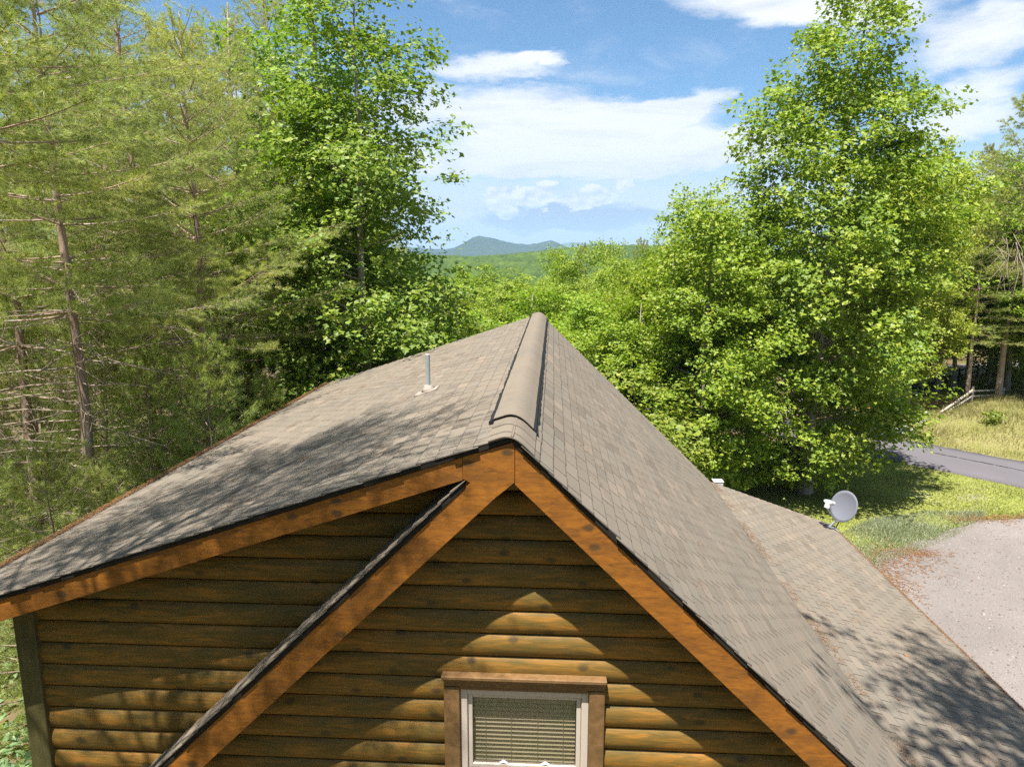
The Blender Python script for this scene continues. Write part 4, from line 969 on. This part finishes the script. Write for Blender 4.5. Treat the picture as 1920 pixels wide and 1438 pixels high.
pines = [
 ('A', -8.34, 7.22, 14.6, 0.0, 0.9, 'tall pine with a bare pinkish-grey trunk, nearest to the dormer eave'),
 ('C', -7.2, 2.9, 14.4, 2.1, 0.95, 'pine whose bright yellow-green boughs hang into the upper left corner'),
 ('B', -9.7, 11.8, 15.0, 1.0, 0.95, 'pine with a dark trunk right behind the bare-trunked pine'),
 ('B', -8.2, 14.2, 14.6, 2.6, 0.9, 'pine with a reddish dark trunk just left of the poplars'),
 ('A', -7.3, 9.9, 13.0, 4.0, 0.85, 'pine with blue-green boughs reaching across toward the poplars'),
 ('B', -11.3, 9.6, 14.6, 5.2, 0.95, 'pine at the left edge behind the bare-trunked pine'),
 ('B', -12.9, 15.8, 17.6, 0.5, 1.0, None), ('A', -8.7, 18.2, 16.4, 1.7, 1.0, None),
 ('Y', -7.7, 8.3, 6.4, 0.4, 0.85, 'young pine with soft boughs right of the bare trunk'),
 ('Y', -6.3, 8.0, 6.6, 1.4, 0.75, 'young blue-green pine bulging over the middle of the dormer eave'),
 ('Y', -7.4, 5.0, 5.4, 2.4, 0.80, 'young pale pine low at the left edge beside the eave'),
 ('Y', -6.0, 10.0, 5.5, 3.3, 0.70, 'young deep-green pine against the far half of the dormer eave'),
 ('Y', -7.6, 6.4, 4.6, 4.3, 0.70, 'small pine at the foot of the bare trunk'),
 ('Y', -9.2, 9.2, 6.6, 5.3, 0.9, None), ('Y', -10.6, 12.5, 7.0, 0.9, 1.0, None), ('Y', -8.6, 12.0, 6.6, 1.9, 0.9, None), ('Y', -11.5, 7.6, 6.0, 2.9, 0.9, None), ('Y', -13.6, 12.4, 7.4, 3.9, 1.0, None), ('Y', -9.9, 15.6, 7.2, 4.9, 1.0, None), ('Y', -12.3, 18.6, 8.0, 5.9, 1.1, None), ('Y', -15.8, 16.0, 8.2, 0.2, 1.1, None), ('Y', -10.2, 20.6, 8.2, 1.2, 1.1, None),
]
for key, x, y, top, rz, sx, lab in pines:
    p, H = pp[key]; place(key, p, H, x, y, top, rz, sx, lab or ('small pine growing under the tall pines left of the cabin' if key == 'Y' else 'slim pine standing deep in the shaded stand left of the cabin'), None if lab else 'small pines under the stand' if key == 'Y' else 'pines crowding the shaded stand left of the cabin')
placed = [(q[1], q[2]) for q in pines]; k = 0
for _ in range(2000):
    if k >= 50: break
    d = rng.uniform(13, 55); a = rng.uniform(-0.80, -0.24); x, y = 0.3 + d * math.sin(a), -5 + d * math.cos(a)
    if x > -8.5 or any((x - q[0]) ** 2 + (y - q[1]) ** 2 < 2.4 ** 2 for q in placed): continue
    placed.append((x, y)); k += 1; key = 'F' if d > 26 else 'AB'[rng.integers(2)]; p, H = pp[key]
    place(key, p, H, x, y, gzf(x, y) + rng.uniform(11, 16) + 0.06 * d, rng.uniform(0, 6.28), rng.uniform(0.75, 1.0), 'slim pine standing deep in the shaded stand left of the cabin', 'pines crowding the shaded stand left of the cabin')
# pines on the right and beyond the roof
for x, y, top, rz, sx, lab in [
 (24.4, 34.2, 16.4, 0.2, 1.05, 'tall yellow-green pine at the right edge of the photo'), (25.6, 39.4, 14.6, 1.0, 0.7, 'thin-topped pine left of the tall yellow-green pine'),
 (22.4, 33.6, 9.8, 2.0, 0.75, 'soft low-boughed pine hanging over the leaning fence'), (8.3, 62.0, 9.8, 3.0, 0.7, 'dark narrow pine on the skyline left of the rising tree line'), (3.0, 64.0, 9.4, 4.0, 0.6, 'small pine poking above the skyline woods')]:
    place('F', pnF, 16.0, x, y, top, rz, sx, lab)
for x, y, top, lab in [
 (23.3, 38.2, 10.0, 'shade tree with a thick pale trunk above the split-rail fence'), (24.5, 38.8, 8.9, None), (26.4, 36.8, 9.8, 'slim pale-trunked tree at the right end of the broken fence'),
 (29.2, 39.6, 11.2, 'dark-trunked tree at the far right above the bank'), (21.0, 38.6, 10.6, None), (24.8, 43.0, 8.6, None), (22.8, 41.2, 9.6, None), (33.0, 41.0, 12.0, None), (30.0, 44.0, 11.0, None), (27.6, 40.6, 13.0, None), (20.0, 41.8, 11.5, None), (31.5, 37.8, 13.0, None), (26.2, 44.8, 12.5, None), (35.5, 39.0, 13.5, None), (22.4, 44.6, 12.5, None), (25.6, 33.4, 10.6, 'pale green tree with a slim trunk at the right edge above the bank'), (29.0, 33.6, 11.5, 'leafy tree over the right end of the bank')]:
    place('h', hic, 14.0, x, y, top + 1.5, rng.uniform(0, 6), 0.85, lab or 'slim shade tree standing between the bank and the pale second road', None if lab else 'shade trees along the second road')
# trees beside the viewpoint; they throw the dappled shade on both roof slopes
place('S', pnS, 16.0, -3.9, -3.0, 20.6, 3.0, 0.92, 'tall pine standing left of the gable, whose shade dapples the dormer slope')
ovr = broadleaf('overhanging_tree', 'leafy tree beside the drive, whose high crown shades the lower porch roof', 16.5, [(10.8, 1.2), (12.2, 2.3), (14.0, 2.4), (15.6, 1.3), (16.4, 0.3)], 22, 6, 32, 0.14, M['woods'], 77, lean=(-2.6, 0.9), tr=0.17, csize=0.48)
ovr.location = (6.5, -3.3, 0.0); ovr.scale = (1.0, 1.0, 1.28)

for i, (x, y) in enumerate([(-11, -15), (-4.5, -19.5), (2.5, -21), (9.5, -19), (-14, -8)]):  # unseen trees added to keep sky light off the gable wall
    p, H = (rnd1, 14.0) if i % 3 else (rnd2, 14.0)
    put_copy(p, x, y, 14.0 + (i * 7 % 5), H, i * 1.3, 1.15, 'unseen leafy tree added to block sky light, in the woods behind the viewpoint', 'woods behind the viewpoint')

# ---- low growth
def scatter_leaves(name, n, area, hfun, size, mat, rng, label, cat):
    P = []
    for (cx, cy, rx_, ry_, h) in area:
        k = int(n * rx_ * ry_); q = rng.normal(0, 0.5, (k, 2)) * (rx_, ry_) + (cx, cy); P.append(np.stack([q[:, 0], q[:, 1], gz(q[:, 0], q[:, 1]) + rng.uniform(0.05, 1, k) ** 0.6 * h], 1))
    P = np.concatenate(P); N = rng.normal(0, 0.45, P.shape) + np.array([0, 0, 1.0])
    o = mesh_obj(name, leaves_mesh(name, P, N, size, mat, rng)); return tag(o, label, cat, kind='stuff')
rng = np.random.default_rng(5)
scatter_leaves('undergrowth', 170, [(-6.6, 1.0, 2.6, 3.0, 1.6), (-7.4, 4.0, 3.0, 3.0, 1.2), (-6.0, -1.0, 1.6, 2.0, 2.0)], None, 0.17, M['vine'], rng, 'broad-leaved vines and weeds covering the ground left of the corner post', 'undergrowth')
scatter_leaves('ferns', 26, [(-10, 9, 7, 8, 0.7), (-7, 12, 3.4, 5, 1.0), (-14, 16, 8, 8, 0.8), (2, 17, 4, 4, 1.2), (5, 26, 6, 6, 1.5), (30, 36, 6, 3, 1.2)], None, 0.16, M['shrub'], rng, 'low leafy growth on the forest floor', 'undergrowth')

def blades(name, poly, n, h, w_, mat, off, rng, label, cat, clump=0.0):
    P = np.array(poly); x0, y0 = P.min(0); x1, y1 = P.max(0); q = rng.uniform((x0, y0), (x1, y1), (n, 2)); q = q[in_poly(q, poly)]
    if clump:
        f = np.sin(q[:, 0] * 1.9 + 0.7 * np.sin(q[:, 1] * 1.3)) + np.sin(q[:, 1] * 2.3 + q[:, 0] * 0.8); hs = h * (1 + clump * f / 2)
    else: hs = np.full(len(q), h)
    k = len(q); b = np.stack([q[:, 0], q[:, 1], gz(q[:, 0], q[:, 1]) + off], 1); a = rng.uniform(0, 6.28, k); s = np.stack([np.cos(a), np.sin(a), np.zeros(k)], 1) * w_ / 2
    tip = b + np.stack([rng.normal(0, 0.45, k) * hs, rng.normal(0, 0.45, k) * hs, hs * rng.uniform(0.5, 1.1, k)], 1)
    V = np.stack([b - s, b + s, tip], 1).reshape(-1, 3)
    o = mesh_obj(name, np_mesh(name, V, np.arange(3 * k).reshape(-1, 3), mat)); return tag(o, label, cat, kind='stuff')
blades('grass', lawn_poly, 150000, 0.075, 0.022, M['gblade'], 0.04, rng, 'short bright yellow-green lawn grass between the cabin and the road', 'grass', 0.4)
blades('dry_grass', bank_poly, 110000, 0.26, 0.020, M['dblade'], 0.04, rng, 'tall straw-coloured grass on the bank beyond the road', 'grass', 0.7)
blades('verge_grass', verge_poly, 50000, 0.12, 0.025, M['gblade'], 0.04, rng, 'short shaded grass under the trees before the second road', 'grass', 0.5)
cov = [(7.6, 11.1), (9.3, 13.5), (11.9, 15.3), (13.5, 16.7), (14.2, 17.6), (12.5, 17.7), (10.4, 16.8), (8.6, 15.4), (7.0, 12.6)]
blades('ground_cover', cov, 70000, 0.13, 0.022, M['cover'], 0.03, rng, 'grey-green creeping juniper between the lawn and the gravel', 'ground cover', 0.6)
for i, (cx, cy, lab) in enumerate([(20.3, 27.6, 'dark green weed tuft on the dry bank below the leaning fence'), (23.6, 24.8, 'green weed tuft on the right part of the dry bank'), (21.6, 24.2, 'small bright weed tuft low on the bank near the road')]):
    k = 420; q = rng.normal(0, 0.22, (k, 2)); P = np.stack([q[:, 0], q[:, 1], rng.uniform(0.0, 0.6, k)], 1)
    o = mesh_obj('weed_plant', leaves_mesh('weed_plant', P, rng.normal(0, 0.5, (k, 3)) + (0, 0, 0.6), 0.11, M['shrub'], rng)); o.location = (cx, cy, gzf(cx, cy)); tag(o, lab, 'weed', kind='stuff')
# loose stones on the gravel
n = 52000; q = rng.uniform((7.0, 1.0), (23.0, 17.3), (n, 2)); q = q[in_poly(q, drive_poly)]; n = len(q)
r = rng.gamma(3.0, 0.0042, n) + 0.005; a = rng.uniform(0, 6.28, n); zz = gz(q[:, 0], q[:, 1]) + 0.083
V = [np.stack([q[:, 0] + r * np.cos(a + j * 1.571) * (1 if j % 2 else 0.7), q[:, 1] + r * np.sin(a + j * 1.571) * (1 if j % 2 else 0.7), zz], 1) for j in range(4)]
V.append(np.stack([q[:, 0] + rng.normal(0, 0.2, n) * r, q[:, 1] + rng.normal(0, 0.2, n) * r, zz + r * 0.75], 1))
V = np.stack(V, 1).reshape(-1, 3); F = ((np.arange(n) * 5)[:, None, None] + np.array([(0, 1, 4), (1, 2, 4), (2, 3, 4), (3, 0, 4)])[None]).reshape(-1, 3)
m, k = new_mat('gravel_stone'); finish(k, k.ramp(k.n('ShaderNodeNewGeometry').outputs['Random Per Island'], [(0.0, (0.10, 0.085, 0.075)), (0.35, (0.18, 0.155, 0.14)), (0.8, (0.235, 0.205, 0.187)), (1.0, (0.31, 0.275, 0.255))]), 0.9)
o = mesh_obj('gravel_stones', np_mesh('gravel_stones', V, F, m)); tag(o, 'loose grey and beige stones strewn over the gravel drive', 'gravel', kind='stuff')
# pine straw at the edge of the drive
q = []
for (cx, cy, sx_, sy_) in ((9.6, 13.6, 0.55, 0.5), (10.3, 14.2, 0.5, 0.25), (13.8, 17.0, 0.6, 0.2), (8.9, 12.4, 0.3, 0.6), (15.5, 17.25, 0.8, 0.12)):
    k = 380; x = rng.normal(cx, sx_, k); y = rng.normal(cy, sy_, k); q.append(np.stack([x, y, gz(x, y) + 0.10], 1))
q = np.concatenate(q); o = litter('pine_straw', q, np.tile((0.0, 0.0, 1.0), (len(q), 1)), 0.14, 0.016, M['straw'], rng, 0.2); tag(o, 'brown pine straw heaped along the edge of the gravel drive', 'pine straw', kind='stuff')

# ------------------------------------------------------------------ small things by the road
def rock_mesh(name, rx_, ry_, rz_, seed, mat):
    rng = np.random.default_rng(seed); bm = bmesh.new(); bmesh.ops.create_icosphere(bm, subdivisions=2, radius=1.0)
    dirs = rng.normal(size=(9, 3)); dirs /= np.linalg.norm(dirs, axis=1)[:, None]; cut = rng.uniform(0.62, 0.95, 9)
    for v in bm.verts:
        p = np.array(v.co)
        for d, c in zip(dirs, cut):
            e = p @ d
            if e > c: p = p - d * (e - c)
        v.co = (p[0] * rx_, p[1] * ry_, p[2] * rz_)
    me = bpy.data.meshes.new(name); bm.to_mesh(me); bm.free(); me.materials.append(mat); return me
o = mesh_obj('boulder', rock_mesh('boulder', 0.42, 0.35, 0.34, 4, M['rock'])); o.location = (17.95, 31.2, gzf(17.95, 31.2) + 0.12); tag(o, 'single rounded pale boulder below the clay patch beside the white pedestal', 'boulder')
rng = np.random.default_rng(8)
rm = [rock_mesh('rock', 0.16, 0.13, 0.10, s, M['rock']) for s in (1, 2, 3)]
for i in range(34):
    x, y = 16.1 + rng.normal(0, 0.45), 28.2 + rng.normal(0, 0.4); o = mesh_obj('rock', rm[i % 3]); s = rng.uniform(0.6, 1.4)
    o.location = (x, y, gzf(x, y) + 0.1 + 0.12 * max(0, 1 - math.hypot(x - 16.1, y - 28.2))); o.scale = (s, s, s); o.rotation_euler = tuple(rng.uniform(0, 3, 3))
    tag(o, 'pale broken rock lying in the heap at the road edge', 'rock', 'rocks heaped at the road edge')
pd = thing('utility_pedestal', 'white plastic utility pedestal on the grass beyond the road', 'pedestal', (18.0, 29.2, gzf(18.0, 29.2)))
MB().tube([(0, 0, 0), (0, 0, 0.50)], [0.13, 0.125], 12).build('body', M['white'], pd, smooth=False); MB().tube([(0, 0, 0.50), (0, 0, 0.56), (0, 0, 0.585)], [0.145, 0.14, 0.08], 12).build('cap', M['white'], pd)
tb = thing('transformer_box', 'dark green electrical box on the shaded ground under the trees', 'electrical box', (21.6, 37.0, gzf(21.6, 37.0)), -0.35)
MB().box(-0.42, 0.42, -0.35, 0.35, 0.0, 0.44).build('cabinet', M['green_box'], tb, bevel=0.02); MB().box(-0.44, 0.44, -0.37, 0.37, 0.442, 0.52).build('lid', M['green_box'], tb, bevel=0.02)
MB().box(-0.30, -0.10, -0.353, -0.351, 0.16, 0.30).build('sticker', M['white'], tb); MB().box(0.421, 0.423, 0.0, 0.12, 0.26, 0.34).build('sticker', M['white'], tb)
fn = thing('rail_fence', 'broken pale split-rail fence with two rails sloping down to the bank', 'fence', (0, 0, 0))
def rail_(a, b, r=0.045, mat='rail', parent=None, name='rail'):
    a, b = Vector(a), Vector(b); m = (a + b) / 2 + Vector((0, 0, -0.02)); return MB().tube([a, m, b], [r, r * 1.1, r * 0.9], 6).build(name, M[mat], parent)
bx, by = 22.75, 33.75; bz = gzf(bx, by)
MB().tube([(bx, by, bz - 0.2), (bx + 0.03, by, bz + 0.85)], [0.075, 0.065], 7).build('post', M['rail'], fn)
ex, ey = 19.5, 30.6; ez = gzf(ex, ey)
rail_((bx - 0.05, by - 0.1, bz + 0.68), (ex, ey, ez + 0.08), 0.055, 'rail', fn); rail_((bx - 0.05, by - 0.1, bz + 0.36), (ex + 0.9, ey + 0.8, gzf(ex + 0.9, ey + 0.8) + 0.06), 0.05, 'rail', fn)
cx, cy = 25.4, 35.4; cz = gzf(cx, cy)
rail_((bx, by, bz + 0.62), (cx, cy, cz + 0.35), 0.045, 'rail', fn); rail_((bx, by, bz + 0.32), (cx, cy, cz + 0.10), 0.045, 'rail', fn)
MB().tube([(cx, cy, cz - 0.2), (cx, cy, cz + 0.45)], [0.07, 0.06], 7).build('post', M['rail'], fn)
f2 = thing('rail_fence', 'dark two-rail fence zigzagging before the pale second road', 'fence', (0, 0, 0))
zig = [(20.3, 40.5), (22.6, 40.4), (24.4, 42.4), (26.6, 42.0), (28.9, 44.0)]
for i, (x, y) in enumerate(zig):
    z = gzf(x, y); MB().tube([(x, y, z - 0.2), (x, y, z + 0.95)], 0.06, 6).build('post', M['dark_rail'], f2)
    if i + 1 < len(zig):
        x2, y2 = zig[i + 1]; z2 = gzf(x2, y2)
        for h in (0.42, 0.80): rail_((x, y, z + h), (x2, y2, z2 + h), 0.05, 'dark_rail', f2)
sb = MB()
for i in range(26):
    a = rng.uniform(-2.4, -0.7); L = rng.uniform(0.8, 2.0); b = np.array([rng.normal(0, 0.3), rng.normal(0, 0.3), rng.normal(0, 0.35)]); h = np.array([math.cos(a) * 0.8, rng.normal(0, 0.4), math.sin(a)])
    sb.tube([b, b + h * L * 0.5 + (0.12, 0, 0.1), b + h * L], [0.016, 0.010, 0.004], 4, False)
o = sb.build('hanging_branch', M['dead']); o.location = (19.9, 27.6, 8.4); tag(o, 'bare dead branch hanging from the tall pine at the right edge', 'branch')

sh = thing('shed', 'small pale shed with a sloping roof glimpsed at the right edge behind the trunks', 'shed', (32.4, 43.0, gzf(32.4, 43.0)), -0.5)
MB().prism([(-1.1, 0.0), (1.1, 0.0), (1.1, 0.75), (0.0, 1.15), (-1.1, 0.75)], -0.9, 0.9).build('wall', M['white'], sh)
MB().prism([(-1.25, 0.72), (0.0, 1.17), (1.25, 0.72), (1.25, 0.80), (0.0, 1.25), (-1.25, 0.80)], -1.0, 1.0).build('roof', M['road2'], sh)
MB().box(-0.35, 0.35, -0.93, -0.905, 0.0, 0.68).build('door', M['rail'], sh)

HAZE = 1.05e-4
if HAZE:
    hz = MB().box(-9500, 9500, -300, 16200, -180, 560).mesh('haze', M['white']); hz.materials.clear()
    m = bpy.data.materials.new('haze_air'); m.use_nodes = True; k = NT(m.node_tree)
    v = k.n('ShaderNodeVolumePrincipled'); v.inputs['Color'].default_value = (0.50, 0.74, 1.0, 1); v.inputs['Density'].default_value = HAZE; v.inputs['Anisotropy'].default_value = 0.0
    oo = k.n('ShaderNodeOutputMaterial'); k.link(v.outputs[0], oo.inputs['Volume']); hz.materials.append(m)
    tag(mesh_obj('haze', hz), kind='stuff')
